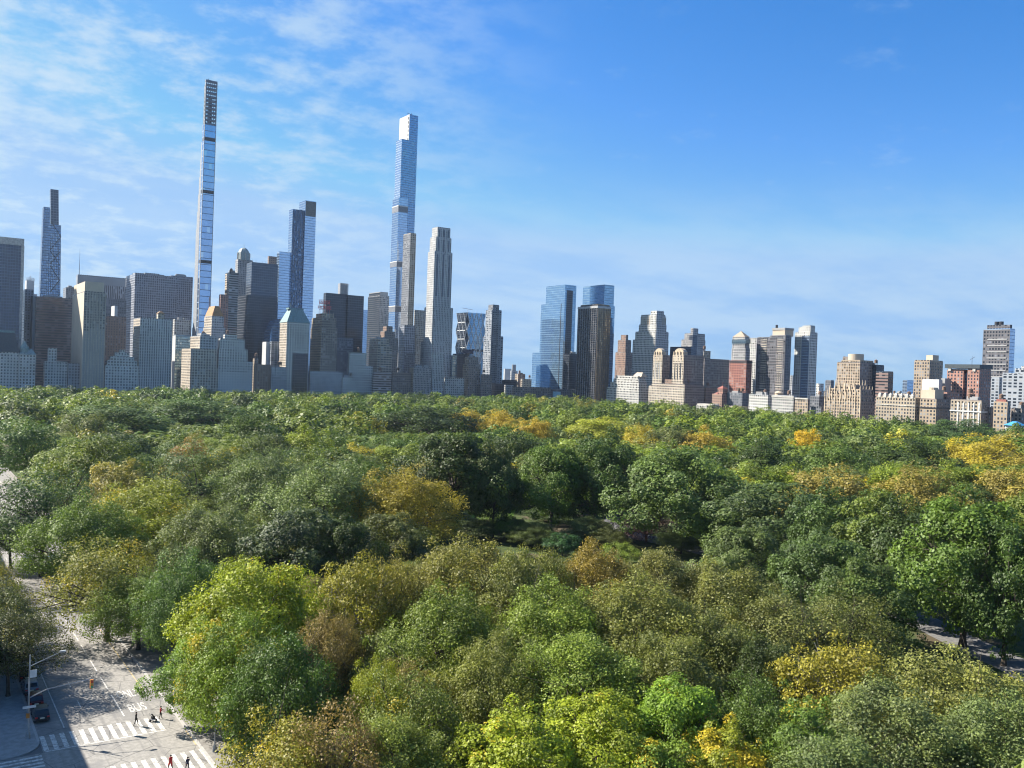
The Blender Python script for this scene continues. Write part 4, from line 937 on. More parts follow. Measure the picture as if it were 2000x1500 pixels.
q = on_y(54, 1397, py_); m = MB(); m.box(q.x-.2, q.x+.2, py_-.1, py_+.3, q.z-.28, q.z+.28, top=0, bottom=True); m.build('walk_signal', plain('signal_yellow', (.50, .19, .03), .5), r)
px_, py_ = ground(419, 1470)[:2]
r = empty('signal_pole', (px_, py_, .14), 'short grey signal post with orange signal heads beside the park wall', 'signal pole')
top = on_y(421, 1402, py_).z
m = MB(); m.bar((px_, py_, .14), (px_, py_, .95), .3, w2=.2, n=8); m.build('base', GALV, r)
m = MB(); m.bar((px_, py_, .95), (px_, py_, top), .09, w2=.075, n=8); m.build('pole', GALV, r)
signal_head(r, px_-.35, py_, top+.2); signal_head(r, px_+.32, py_-.1, top-.1)
px_, py_ = ground(366, 1402)[:2]
r = empty('street_lamp', (px_, py_, .14), 'grey lamp post half hidden by the bright green elm beside the crosswalk', 'street lamp')
m = MB(); m.bar((px_, py_, .14), (px_, py_, 1.0), .25, w2=.18, n=8); m.build('base', GALV, r)
m = MB(); m.bar((px_, py_, 1.0), (px_, py_, 7.6), .11, w2=.08, n=8); m.build('pole', GALV, r)
m = MB(); m.bar((px_, py_, 7.5), (px_+2.2, py_, 8.2), .05, n=6); m.box(px_+1.9, px_+2.7, py_-.14, py_+.14, 8.12, 8.3, top=0, bottom=True); m.build('lamp_head', GALV, r)

# ================================================================== cars
GLS = plain('car_glass', (.02, .03, .04), .08, 0, .1)
TYRE = plain('tyre_rubber', (.015, .015, .016), .8)
def car(x, y, col, label, rz=180., L=4.7, W=1.84, H=1.66, van=False):
    """local frame: +y is the nose"""
    r = empty('parked_car' if not van else 'delivery_van', (x, y, .004), label, 'car' if not van else 'van', None, R(rz))
    def bl(mb, nm, mat, parent=None):
        o = mb.build(nm, mat, None); o.parent = parent or r; o.location = (0, 0, 0); return o
    paint = plain('car_paint_%s' % label[:14].replace(' ', '_'), col, .25, .2, .04)
    h2 = L/2
    prof = [(-h2, .35), (-h2, .85), (-h2+.12, 1.0), (h2-1.25, 1.02), (h2-.1, .86), (h2, .7), (h2, .35)]
    if van: prof = [(-h2, .35), (-h2, H), (h2-1.6, H), (h2-.9, 1.2), (h2-.05, 1.0), (h2, .35)]
    def extrude(pr, w, w_in=None):
        m = MB(); n = len(pr); w_in = w_in or (lambda z: 0)
        Lp = [(-w/2+w_in(z), yy, z) for yy, z in pr]; Rp = [(w/2-w_in(z), yy, z) for yy, z in pr]
        for i in range(n):
            j = (i+1) % n; m.face([Lp[i], Rp[i], Rp[j], Lp[j]])
        m.face(Lp); m.face(Rp[::-1]); return m
    bl(extrude(prof, W, lambda z: .06 if z > .8 else 0.), 'body', paint)
    if not van:
        cab = [(-h2+.25, 1.0), (-h2+.62, H-.06), (-h2+1.0, H), (.15, H), (.45, H-.05), (1.15, 1.0)]
        bl(extrude(cab, W-.12, lambda z: .14*(z-1.0)), 'roof', paint)
        g = MB(); w = W/2-.16
        g.face([(-w, -h2+.30, 1.06), (w, -h2+.30, 1.06), (w-.1, -h2+.60, H-.12), (-w+.1, -h2+.60, H-.12)][::1]); 
        for v in range(len(g.v)): g.v[v] = (g.v[v][0], g.v[v][1]-.03, g.v[v][2])
        bl(g, 'rear_window', GLS)
        g = MB(); g.face([(-w, 1.12, 1.06), (-w+.1, .52, H-.1), (w-.1, .52, H-.1), (w, 1.12, 1.06)]); g.v = [(a, b_+.05, c+.01) for a, b_, c in g.v]; bl(g, 'windscreen', GLS)
        for s in (-1, 1):
            g = MB(); xx = s*(W/2-.045); g.face([(xx, -h2+.62, 1.06), (xx, .95, 1.06), (xx-s*.08, .42, H-.14), (xx-s*.08, -h2+.9, H-.14)]); bl(g, 'side_window', GLS)
            g = MB(); g.box(s*(W/2+.08)-.1, s*(W/2+.08)+.1, .8, .95, 1.0, 1.16, top=0, bottom=True); bl(g, 'wing_mirror', paint)
    else:
        g = MB(); w = W/2-.12; g.face([(-w, h2-.93, 1.27), (-w, h2-1.55, H-.1), (w, h2-1.55, H-.1), (w, h2-.93, 1.27)]); g.v = [(a, b_+.04, c) for a, b_, c in g.v]; bl(g, 'windscreen', GLS)
    for s in (-1, 1):
        for yy in (-h2+.85, h2-.9):
            wh = MB(); n = 18
            A = [(yy+.33*math.cos(2*math.pi*k/n), .33+.33*math.sin(2*math.pi*k/n)) for k in range(n)]
            xo, xi = s*(W/2+.01), s*(W/2-.22)
            for k in range(n):
                j = (k+1) % n; wh.face([(xo, *A[k]), (xo, *A[j]), (xi, *A[j]), (xi, *A[k])])
            wh.face([(xo, *a) for a in A]); o = bl(wh, 'wheel', TYRE)
            rm = MB(); B_ = [(yy+.2*math.cos(2*math.pi*k/n), .33+.2*math.sin(2*math.pi*k/n)) for k in range(n)]; rm.face([(xo+s*.012, *a) for a in B_]); bl(rm, 'rim', METAL, o)
        t = MB(); t.box(s*(W/2-.22)-.16, s*(W/2-.22)+.16, -h2-.03, -h2+.05, .68, .88, top=0, bottom=True); bl(t, 'tail_light', plain('tail_light_red', (.4, .02, .02), .3))
        t = MB(); t.box(s*(W/2-.25)-.2, s*(W/2-.25)+.2, h2-.06, h2+.02, .62, .76, top=0, bottom=True); bl(t, 'headlight', plain('headlight_glass', (.6, .62, .62), .2))
    t = MB(); t.box(-W/2+.03, W/2-.03, -h2-.1, -h2+.05, .38, .58, top=0, bottom=True); bl(t, 'bumper', DARK)
    t = MB(); t.box(-.26, .26, -h2-.12, -h2-.04, .62, .78, top=0, bottom=True); bl(t, 'licence_plate', plain('plate_cream', (.62, .58, .45), .5))
    return r
car(7.3, 1050.2, (.03, .045, .05), 'dark green estate car parked by the shaded kerb nearest the corner pole')
car(7.35, 1044.4, (.08, .015, .015), 'dark red car parked between the green estate and the pale grey car')
car(7.3, 1038.4, (.20, .23, .26), 'pale grey blue car third in the parked row by the shaded kerb')
car(7.3, 1032.3, (.02, .024, .03), 'black car with bright rear glass farthest in the parked row')
for (u, v, lb) in ((55, 1110, 'white box van seen between trunks at the far left of the avenue'), (103, 1112, 'white box van beside the thick dark trunk at the far left')):
    q = ground(u, v); car(q.x, q.y, (.62, .62, .6), lb, 180, 6.2, 2.1, 2.9, True)

# ================================================================== people
def person(x, y, rz, label, jacket, trousers, hair=(.02, .015, .012), pose='walk', h=1.74, long_coat=False, z0=.012):
    s = h/1.75
    P = {'pelvis': (0, 0, .95), 'waist': (0, .01, 1.08), 'chest': (0, .02, 1.3), 'neckb': (0, .02, 1.46), 'neck': (0, .03, 1.53), 'head': (0, .05, 1.62), 'crown': (0, .04, 1.71),
         'shl': (-.19, .01, 1.42), 'shr': (.19, .01, 1.42)}
    st = .24 if pose == 'walk' else .16
    P.update(hl=(-.1, 0, .92), hr=(.1, 0, .92), kl=(-.11, st*.7+.04, .5), kr=(.11, -st*.35+.05, .5), al=(-.11, st, .09), ar=(.11, -st, .11), tl=(-.12, st+.17, .035), tr=(.12, -st+.16, .03))
    if pose == 'push': P.update(el=(-.24, .18, 1.17), er=(.24, .18, 1.17), wl=(-.2, .46, 1.08), wr=(.2, .46, 1.08), fl=(-.19, .54, 1.06), fr=(.19, .54, 1.06))
    else: P.update(el=(-.25, -.1, 1.16), er=(.25, .1, 1.16), wl=(-.25, -.04, .92), wr=(.24, .26, .98), fl=(-.25, .0, .84), fr=(.24, .34, .93))
    Rd = dict(pelvis=.15, waist=.135, chest=.155, neckb=.1, neck=.062, head=.098, crown=.075, shl=.075, shr=.075, hl=.095, hr=.095, kl=.066, kr=.066, al=.045, ar=.045, tl=.038, tr=.038,
              el=.05, er=.05, wl=.034, wr=.034, fl=.034, fr=.034)
    E = [('pelvis', 'waist'), ('waist', 'chest'), ('chest', 'neckb'), ('neckb', 'neck'), ('neck', 'head'), ('head', 'crown'), ('chest', 'shl'), ('chest', 'shr'), ('shl', 'el'), ('el', 'wl'), ('wl', 'fl'),
         ('shr', 'er'), ('er', 'wr'), ('wr', 'fr'), ('pelvis', 'hl'), ('hl', 'kl'), ('kl', 'al'), ('al', 'tl'), ('pelvis', 'hr'), ('hr', 'kr'), ('kr', 'ar'), ('ar', 'tr')]
    for sd, sg in (('l', -1), ('r', 1)):                 # fingers and thumb
        f = Vector(P['f'+sd]); d = (f-Vector(P['w'+sd])).normalized()
        for k in range(4):
            n = 'f%s%d' % (sd, k); P[n] = tuple(f+d*(.075, .088, .082, .065)[k]+Vector((0, (k-1.5)*.02, -.01)) if pose != 'push' else f+d*.06+Vector(((k-1.5)*.02, 0, -.03))); Rd[n] = .0095; E.append(('f'+sd, n))
        n = 'th'+sd; P[n] = tuple(f+Vector((-sg*.05, .03, -.015))); Rd[n] = .011; E.append(('f'+sd, n))
    if long_coat:
        Rd.update(hl=.15, hr=.15, kl=.12, kr=.12)
    names = list(P); me = D.meshes.new('tmp'); me.from_pydata([Vector(P[n])*s for n in names], [(names.index(a), names.index(b)) for a, b in E], [])
    o = D.objects.new('tmp', me); COL.objects.link(o)
    sk = o.modifiers.new('skin', 'SKIN'); sk.use_smooth_shade = True
    for i, n in enumerate(names):
        v = me.skin_vertices[0].data[i]; v.radius = (Rd[n]*s, Rd[n]*s*(.8 if n in ('pelvis', 'waist', 'chest') else 1)); v.use_root = (n == 'pelvis')
    sb = o.modifiers.new('sub', 'SUBSURF'); sb.levels = sb.render_levels = 1
    dg = bpy.context.evaluated_depsgraph_get(); ev = o.evaluated_get(dg); bm = D.meshes.new_from_object(ev)
    D.objects.remove(o)
    root = empty('person', (x, y, z0), label, 'person', None, R(rz))
    body = D.objects.new('body', bm); COL.objects.link(body); body.parent = root
    SK = plain('skin', (.42, .25, .17), .6, 0, .05); k = label[:12].replace(' ', '_')
    mats = [SK, plain('jacket_'+k, jacket, .85, 0, .08), plain('trousers_'+k, trousers, .85, 0, .08), plain('shoe_leather', (.02, .018, .016), .6)]
    bm.materials.clear(); [bm.materials.append(q) for q in mats]
    hands = [Vector(P[n])*s for n in names if n[0] == 'f' or n[:2] == 'th']
    low = .45 if long_coat else .93
    for p in bm.polygons:
        c = p.center/s; near = min((p.center-hh).length for hh in hands)
        p.material_index = 0 if (c.z > 1.5 or near < .055) else 3 if c.z < .1 else 1 if (c.z > low or abs(c.x) > .2) else 2
        p.use_smooth = True
    hm = MB(); n = 12
    for i in range(5):
        a0, a1 = i*math.pi/10-.15, (i+1)*math.pi/10-.15
        hm.cyl(0, .025*s, (1.62+.125*math.sin(a0))*s, (1.62+.125*math.sin(a1))*s, .118*s*math.cos(a0), .118*s*max(.01, math.cos(a1)), n)
    hm.v = [(a, b_-(.012 if c < 1.66*s else 0), c) for a, b_, c in hm.v]
    hr = hm.build('hair', plain('hair_'+k, hair, .8), None); hr.parent = root; hr.location = (0, 0, 0)
    fm = MB()
    for sg in (-1, 1): fm.box(sg*.034*s-.013, sg*.034*s+.013, .128*s, .15*s, 1.635*s, 1.652*s, top=0, bottom=True)
    fm.box(-.024*s, .024*s, .13*s, .15*s, 1.565*s, 1.572*s, top=0, bottom=True)
    f = fm.build('face_features', plain('dark_brown', (.05, .025, .02), .6), None); f.parent = root; f.location = (0, 0, 0)
    nm = MB(); nm.loft([(-.016, .12), (.016, .12), (.016, .165), (-.016, .165)], 1.595*s, [(-.008, .12), (.008, .12), (.008, .14), (-.008, .14)], 1.64*s, mi=0, top=0); o = nm.build('nose', SK, None); o.parent = root; o.location = (0, 0, 0)
    return root
q = ground(265, 1418)
person(q.x, q.y, 60, 'person in black walking alone across the sunlit crosswalk', (.012, .012, .016), (.012, .014, .02), h=1.86)
q = ground(313, 1404)
person(q.x, q.y, 70, 'person in a red jacket and dark trousers pushing a stroller at the crosswalk', (.42, .03, .03), (.015, .015, .02), pose='push')
q2 = ground(299, 1409)
dx, dy = .0, .0
r = empty('stroller', (q2.x, q2.y, .012), 'black and white folding stroller pushed onto the crosswalk', 'stroller', None, R(70))
def stp(nm, mb, mat): o = mb.build(nm, mat, None); o.parent = r; o.location = (0, 0, 0); return o
m = MB()
for s in (-1, 1):
    m.bar((s*.22, -.5, 1.02), (s*.22, .38, .22), .016); m.bar((s*.24, -.32, .14), (s*.2, .1, .62), .016)
m.bar((-.22, -.5, 1.02), (.22, -.5, 1.02), .018); stp('frame', m, DARK)
m = MB(); m.loft(rect(-.2, .2, -.2, .25), .36, rect(-.23, .23, -.28, .2), .62, mi=0, top=0, bottom=True); stp('seat', m, plain('black_cloth', (.02, .02, .022), .9))
m = MB()
for k in range(4):
    a0, a1 = k*.4, (k+1)*.4; m.face([(-.24, -.3+.34*math.sin(a0), .62+.34*math.cos(a0)), (.24, -.3+.34*math.sin(a0), .62+.34*math.cos(a0)), (.24, -.3+.34*math.sin(a1), .62+.34*math.cos(a1)), (-.24, -.3+.34*math.sin(a1), .62+.34*math.cos(a1))])
stp('hood', m, plain('black_cloth', (.02, .02, .022), .9))
m = MB(); m.box(-.2, .2, -.3, .3, .2, .34, top=0, bottom=True); stp('basket', m, plain('white_cloth', (.55, .55, .55), .9))
for (sx, sy, rr) in ((-.25, -.34, .15), (.25, -.34, .15), (-.2, .38, .11), (.2, .38, .11)):
    w = MB(); n = 12; A = [(sy+rr*math.cos(2*math.pi*k/n), rr+rr*math.sin(2*math.pi*k/n)) for k in range(n)]
    for k in range(n): j = (k+1) % n; w.face([(sx-.02, *A[k]), (sx-.02, *A[j]), (sx+.02, *A[j]), (sx+.02, *A[k])])
    w.face([(sx-.02, *a) for a in A]); w.face([(sx+.02, *a) for a in A[::-1]]); stp('wheel', w, TYRE)
q = ground(333, 1502)
person(q.x, q.y, 200, 'person in a long orange red coat at the bottom edge of the photo', (.45, .06, .025), (.40, .05, .025), long_coat=True, h=1.7)
q = ground(366, 1506)
person(q.x, q.y, 190, 'person in dark navy clothes beside the orange coated one at the bottom edge', (.015, .018, .05), (.012, .013, .03), h=1.7)
# ================================================================== trees
rng = np.random.default_rng(11)
def leaf_material(name, per_face=False):
    t = NT(name)
    at = t.n('ShaderNodeAttribute', attribute_name='tint').outputs['Fac']
    cl = t.n('ShaderNodeAttribute', attribute_name='clump').outputs['Fac']
    if per_face:
        base = t.n('ShaderNodeAttribute', attribute_name='col').outputs['Color']; patch = None
    else:
        oi = t.n('ShaderNodeObjectInfo'); base = oi.outputs['Color']; patch = oi.outputs['Alpha']
    c = t.mix(t.ramp(at, 0., 1., 0., .5), base, (.5, .45, .12), 'SOFT_LIGHT')
    k = t.mixf(at, .62, 1.75)
    vm = t.n('ShaderNodeVectorMath', operation='SCALE'); t.put(vm.inputs[0], c); t.put(vm.inputs['Scale'], k); c = vm.outputs[0]
    if patch is not None:
        c = t.mix(t.math('MULTIPLY', t.math('GREATER_THAN', t.math('ADD', t.math('MULTIPLY', cl, .8), t.math('MULTIPLY', at, .2)), t.math('SUBTRACT', 1.0, patch)), .8), c, (.46, .34, .02))
    p = t.bsdf(c, .55, 0, .35)
    tr = t.n('ShaderNodeBsdfTranslucent'); c2 = t.mix(.5, c, (.9, 1., .25), 'MULTIPLY'); sc = t.n('ShaderNodeVectorMath', operation='SCALE'); t.put(sc.inputs[0], c2); sc.inputs['Scale'].default_value = 1.6; t.put(tr.inputs[0], sc.outputs[0])
    ms = t.n('ShaderNodeMixShader'); ms.inputs[0].default_value = .22
    t.t.links.new(p, ms.inputs[1]); t.t.links.new(tr.outputs[0], ms.inputs[2])
    return t.out(ms.outputs[0])
LEAF = leaf_material('foliage'); FARLEAF = leaf_material('far_foliage', True)
BARK = noise_mat('bark', (.05, .04, .03), (.09, .075, .06), 3.)
BARKP = noise_mat('pale_bark', (.22, .20, .17), (.30, .28, .24), 3.)
def unit(v): return v/np.maximum(np.linalg.norm(v, axis=-1, keepdims=True), 1e-6)
def crown_arrays(rg, n_leaf, leaf, n_lobe, lobe_r, flat=.95, low=-.55, shell=.75, narrow=1.0, inner=.12, ang=.45, jit=.009):
    """unit tree: width 1, height 1. returns centres, normals, sizes, clump id values"""
    d = unit(rg.normal(size=(n_lobe*3, 3))); d = d[d[:, 2] > low][:n_lobe]; n = len(d)
    rad = rg.uniform(.68, 1.0, n); rad[: n//4] *= .8; k8 = n//9; rad[-k8:] = rg.uniform(1.0, 1.2, k8)
    lr = lobe_r*rg.uniform(.65, 1.35, n); lr[-k8:] *= .6
    az = np.arctan2(d[:, 1], d[:, 0]); ph = rg.uniform(0, 6.28, 3)
    wob = 1+.16*np.sin(2*az+ph[0])+.12*np.sin(3*az+ph[1])+.08*np.sin(5*az+ph[2]); wz = 1+.16*np.sin(3*az+ph[2])
    R0 = np.array([.52-lobe_r*.7, .52-lobe_r*.7, .46-lobe_r*.6])
    C = d*rad[:, None]*R0*np.stack([wob*narrow, wob*narrow, wz], 1)
    C[:, :2] *= (1-.25*np.clip(C[:, 2:3]/.4, 0, 1))
    w = lr**2; w /= w.sum()
    idx = rg.choice(n, n_leaf, p=w)
    o = unit(C*np.array([1, 1, 1.3])+np.array([0, 0, .12]))[idx]
    q = unit(rg.normal(size=(n_leaf, 3))+o*.75)
    rr = lr[idx]*(1-(1-shell)*rg.random(n_leaf)**1.5)
    P = C[idx]+q*rr[:, None]*np.array([1, 1, flat])+rg.normal(size=(n_leaf, 3))*jit
    k = int(n_leaf*inner); P[:k] *= rg.uniform(.3, .9, (k, 1))
    N = unit(q*.7+o*.35+np.array([0, 0, .35])+rg.normal(size=(n_leaf, 3))*ang)
    P[:, 2] += .53
    S = leaf*rg.uniform(.55, 1.35, n_leaf)
    cv = rg.random(n)
    return P, N, S, cv[idx], C+np.array([0, 0, .53])
def quads(rg, P, N, S, scale=(1, 1, 1), jag=True):
    n = len(P); a = unit(np.cross(N, unit(rg.normal(size=(n, 3))))); b = np.cross(N, a)
    a = a*S[:, None]; b = b*S[:, None]*rg.uniform(.55, .95, (n, 1))
    f = N*S[:, None]*.25
    V = np.empty((n, 4, 3)); V[:, 0] = P-a; V[:, 1] = P-b*.9-f; V[:, 2] = P+a; V[:, 3] = P+b-f
    if scale != (1, 1, 1): V = V*np.array(scale)
    return V.reshape(-1, 3)
def quad_mesh(name, V, tint, clump, mat, col=None):
    nf = len(V)//4; me = D.meshes.new(name)
    me.vertices.add(nf*4); me.vertices.foreach_set('co', V.astype(np.float32).ravel())
    me.loops.add(nf*4); me.loops.foreach_set('vertex_index', np.arange(nf*4, dtype=np.int32))
    me.polygons.add(nf); me.polygons.foreach_set('loop_start', np.arange(0, nf*4, 4, dtype=np.int32))
    me.update(calc_edges=True)
    for nm, arr in (('tint', tint), ('clump', clump)):
        a = me.attributes.new(nm, 'FLOAT', 'FACE'); a.data.foreach_set('value', arr.astype(np.float32))
    if col is not None:
        a = me.attributes.new('col', 'FLOAT_COLOR', 'FACE'); a.data.foreach_set('color', np.concatenate([col, np.ones((nf, 1))], 1).astype(np.float32).ravel())
    me.materials.append(mat); return me
def limb_mesh(name, C, rg, nb=14, mat=BARK, bare=0):
    m = MB(); top = Vector((rg.uniform(-.02, .02), rg.uniform(-.02, .02), .45))
    m.bar((0, 0, 0), (0, 0, .05), .030, w2=.020, n=7); m.bar((0, 0, .05), top*.55, .020, w2=.016, n=7); m.bar(top*.55, top, .016, w2=.010, n=6)
    for k in range(nb):
        c = Vector(C[rg.integers(len(C))]); s0 = top*rg.uniform(.5, 1.0)
        mid = s0.lerp(c, .5)+Vector((0, 0, .03)); m.bar(s0, mid, .008, w2=.005, n=5); m.bar(mid, c, .005, w2=.002, n=4)
        for j in range(3+bare):
            e = c+Vector(rg.normal(size=3))*.09; m.bar(mid.lerp(c, .6), e, .0026, w2=.0008, n=3)
    o = m.build(name, mat); me = o.data; D.objects.remove(o); return me
KINDS = {}
HT = []
def make_kind(key, nvar, n_leaf, leaf, n_lobe, lobe_r, nb=14, mat=BARK, bare=0, **kw):
    KINDS[key] = []
    for v in range(nvar):
        rg = np.random.default_rng(1000+len(KINDS)*37+v)
        P, N, S, cv, C = crown_arrays(rg, n_leaf, leaf, n_lobe, lobe_r, **kw)
        tint = np.clip(.55*cv+.45*rg.random(n_leaf), 0, 1)
        KINDS[key].append((quad_mesh('crown_'+key, quads(rg, P, N, S), tint, cv, LEAF), limb_mesh('trunk_'+key, C, rg, nb, mat, bare)))
make_kind('lumpy', 3, 29000, .0102, 95, .095, nb=20, low=-.85, ang=.5)
make_kind('fine', 4, 44000, .0077, 230, .07, nb=24, bare=1, low=-.85, ang=.7, jit=.017)
make_kind('airy', 3, 19000, .0086, 120, .085, jit=.02, nb=26, bare=3, low=-.75, ang=.6, inner=.2)
make_kind('pale', 2, 24000, .0093, 140, .08, jit=.016, nb=26, mat=BARKP, bare=2, low=-.75, ang=.55)
make_kind('mid', 6, 13500, .0122, 120, .085, low=-.85, ang=.5, jit=.012)
make_kind('cone', 1, 8000, .016, 60, .11, low=-.8, ang=.4)
dg_, g_, bg_, ol_, gg_, yo_, ye_, or_, br_, mar = (.042, .068, .014), (.070, .115, .018), (.205, .24, .014), (.138, .180, .030), (.12, .155, .055), (.225, .21, .025), (.34, .28, .03), (.26, .17, .035), (.19, .14, .05), (.05, .024, .024)
_old = (.034, .064, .020), (.052, .095, .024), (.125, .19, .018), (.125, .125, .032), (.082, .115, .05), (.22, .17, .022), (.36, .25, .025), (.30, .14, .03), (.15, .105, .04), (.045, .022, .022)
TREES = []                                               # (x, y, radius)
def plant(x, y, w, h, kind, col, label, patch=0., group=None, name='tree', var=None, z=0.):
    ks = KINDS[kind]; cm, tm = ks[var if var is not None else len(TREES) % len(ks)]
    r = empty(name, (x, y, z), label, 'tree', group, random.uniform(0, 6.28)); r.scale = (w, w, h)
    c = D.objects.new('crown', cm); COL.objects.link(c); c.parent = r
    k = random.uniform(.88, 1.12); c.color = (col[0]*k, col[1]*k*random.uniform(.95, 1.05), col[2]*k, patch)
    t = D.objects.new('trunk', tm); COL.objects.link(t); t.parent = r
    TREES.append((x, y, w*.5)); return r
def clear_h(x, y, h, w, lo, k=.62):
    """lower a filler tree until it leaves the named trees behind it in view"""
    while h > lo:
        px, py, Z = proj((x, y, h)); wp = w*FOC/Z; ok = True
        for (a, b, c, zt) in HT:
            if Z < zt-3 and abs(px-a) < c*.5+wp*.38 and py < b+(k if zt < 300 else k*.55)*c: ok = False; break
        if ok: return h
        h -= 1.2
    return None
def T(px, yt, w, h, kind, col, label, patch=0., name='tree', base=None):
    if base:                                             # the photo shows where the trunk stands
        g = ground(px, base); p = g; h = CAM.z-(CAM.z-0)*0-(CAM.z - on_y(px, yt, g.y).z) if False else on_y(px, yt, g.y).z
    else: p = ground(px, yt, h*.985)
    Z = (Vector((p.x, p.y, h))-CAM).dot(FW)
    HT.append((px, yt, w, Z))
    return plant(p.x, p.y, 1.18*w*Z/FOC, h, kind, col, label, patch, None, name)
# nearest rows
T(555, 1392, 250, 15, 'airy', yo_, 'yellow olive crown with orange leaves at the bottom beside the street', .10)
T(655, 1375, 220, 15.5, 'airy', br_, 'brownish olive crown of bare twigs at the bottom left of centre')
T(735, 1288, 130, 14, 'fine', bg_, 'small vivid yellow-green treetop above the twiggy brownish crown')
T(800, 1300, 190, 16, 'airy', ol_, 'olive crown with pale bare limbs right of the twiggy brownish crown', .08)
T(760, 1400, 220, 13, 'fine', ol_, 'dull olive crown at the bottom edge below the pale bare limbs', .05)
T(1010, 1385, 250, 13.5, 'lumpy', bg_, 'bright yellow-green low crown at the bottom, left of the centre pair', .06)
T(1165, 1345, 240, 14.5, 'lumpy', bg_, 'bright yellow-green low crown at the bottom centre, right of a similar one', .04)
T(1330, 1325, 210, 15, 'lumpy', (0.133, 0.220, 0.023), 'fresh green low crown behind the golden patched one at the bottom', .05)
T(1420, 1415, 200, 12.5, 'lumpy', bg_, 'low crown with bright golden leaf patches at the bottom right of centre', .38)
T(1270, 1440, 210, 12, 'lumpy', (0.154, 0.227, 0.029), 'green crown cut by the bottom edge left of the golden patched one', .12)
T(1490, 1330, 200, 15, 'fine', g_, 'upright dark green crown between golden patches and the big grey olive mass')
T(1580, 1375, 200, 14, 'lumpy', (0.119, 0.199, 0.029), 'medium green crown left of the big grey olive mass', .06)
T(1650, 1243, 225, 17, 'pale', yo_, 'yellow olive crown with pale limbs above the big grey olive mass', .05)
T(1735, 1335, 290, 16.5, 'fine', gg_, 'big grey olive mass at the bottom right, its left crown')
T(1875, 1275, 290, 17.5, 'fine', (0.175, 0.192, 0.052), 'big grey olive crown with a yellowish top at the bottom right', .05)
T(1955, 1360, 270, 16, 'fine', gg_, 'grey olive crown cut by the bottom right corner')
T(1640, 1440, 280, 14, 'fine', gg_, 'grey olive crown cut by the bottom edge right of the golden patches')
# second row
T(495, 1088, 275, 21, 'fine', bg_, 'large vivid green elm crown beside the street and crosswalk', .05)
T(455, 1195, 210, 17, 'fine', (0.140, 0.213, 0.023), 'yellow tinted lower crown in front of the vivid green elm', .16)
T(380, 1240, 140, 14, 'lumpy', (0.105, 0.177, 0.023), 'green low crown leaning over the bus lane by the crosswalk', .05, base=1402)
T(555, 1240, 200, 17, 'fine', (0.070, 0.121, 0.021), 'deep green shaded crown right of the vivid green elm', .03)
T(270, 1115, 165, 17, 'fine', (0.133, 0.192, 0.034), 'soft green crown leaning over the avenue left of the vivid elm', base=1270)
T(370, 1075, 150, 19, 'fine', (0.084, 0.142, 0.040), 'blue-green feathery crown just left of the vivid green elm top')
T(700, 1092, 180, 19, 'pale', yo_, 'amber olive crown with thin pale trunk right of the vivid elm', .05)
T(640, 1180, 120, 17, 'airy', br_, 'rusty sparse crown below the amber olive crown')
T(770, 1075, 130, 20, 'airy', (0.196, 0.177, 0.034), 'tawny crown between the amber one and the great olive crowns', .05)
T(905, 1050, 230, 21, 'fine', (0.175, 0.177, 0.039), 'great olive crown left of centre with tawny top', .03)
T(870, 1150, 210, 18, 'fine', ol_, 'rounded olive crown below the great tawny topped crown')
T(1010, 1085, 170, 20, 'fine', (0.147, 0.163, 0.040), 'olive crown just left of the central olive dome')
T(1052, 1066, 150, 20, 'fine', (.15, .165, .036), 'olive crown between the great tawny topped one and the central dome')
T(1080, 1140, 230, 18.5, 'fine', ol_, 'left half of the central olive dome')
T(1245, 1128, 260, 19, 'fine', (0.161, 0.177, 0.040), 'right half of the central olive dome')
T(1130, 1240, 260, 16.5, 'fine', ol_, 'front olive crown below the central olive dome')
T(1310, 1235, 220, 16, 'fine', (0.126, 0.149, 0.034), 'darker olive crown right below the central olive dome')
T(970, 1240, 190, 16, 'fine', (0.147, 0.163, 0.037), 'olive crown left below the central olive dome')
T(1160, 1062, 170, 20, 'fine', (0.238, 0.185, 0.040), 'tawny orange tinted crown top behind the central olive dome', .03)
T(1285, 1072, 170, 19.5, 'fine', (0.147, 0.142, 0.046), 'grey brown olive crown behind the right of the central dome')
T(1420, 1098, 210, 18.5, 'fine', (0.140, 0.149, 0.040), 'dusky olive crown right of the central dome')
T(1395, 1190, 200, 16, 'fine', (0.119, 0.135, 0.034), 'dusky lower crown right of the central dome front')
T(1540, 1150, 210, 17, 'airy', (0.119, 0.128, 0.037), 'thin grey olive crown before the big dark oaks at right')
T(1660, 1150, 190, 16.5, 'airy', (0.112, 0.135, 0.034), 'thin dark olive crown at the foot of the big dark oaks')
T(1500, 1245, 170, 14, 'fine', dg_, 'small shaded dark crown between the dusky crowns at right')
# third row
T(290, 938, 240, 22, 'fine', (0.210, 0.241, 0.029), 'yellow-green broad crown at left with golden streaks', .13)
T(170, 975, 190, 20, 'fine', (0.126, 0.199, 0.034), 'light green crown at left beside the yellow-green broad crown')
T(215, 1050, 210, 18, 'airy', (0.196, 0.213, 0.040), 'pale yellowish sparse crown below the yellow-green broad crown', .08)
T(420, 985, 180, 20, 'fine', gg_, 'grey-green crown right of the yellow-green broad crown')
T(530, 878, 180, 25, 'fine', (0.119, 0.163, 0.063), 'tall silvery grey-green crown, left peak of a pair')
T(640, 905, 220, 24, 'fine', gg_, 'tall silvery grey-green crown, right peak of a pair')
T(590, 985, 200, 21, 'lumpy', (0.055, 0.083, 0.031), 'dark shaded silvery crown below the grey-green pair')
T(680, 1010, 130, 19, 'lumpy', dg_, 'dark crown in shade left of the mustard tree')
T(790, 918, 195, 23, 'fine', (0.266, 0.234, 0.028), 'mustard yellow rounded tree in the middle distance', .06)
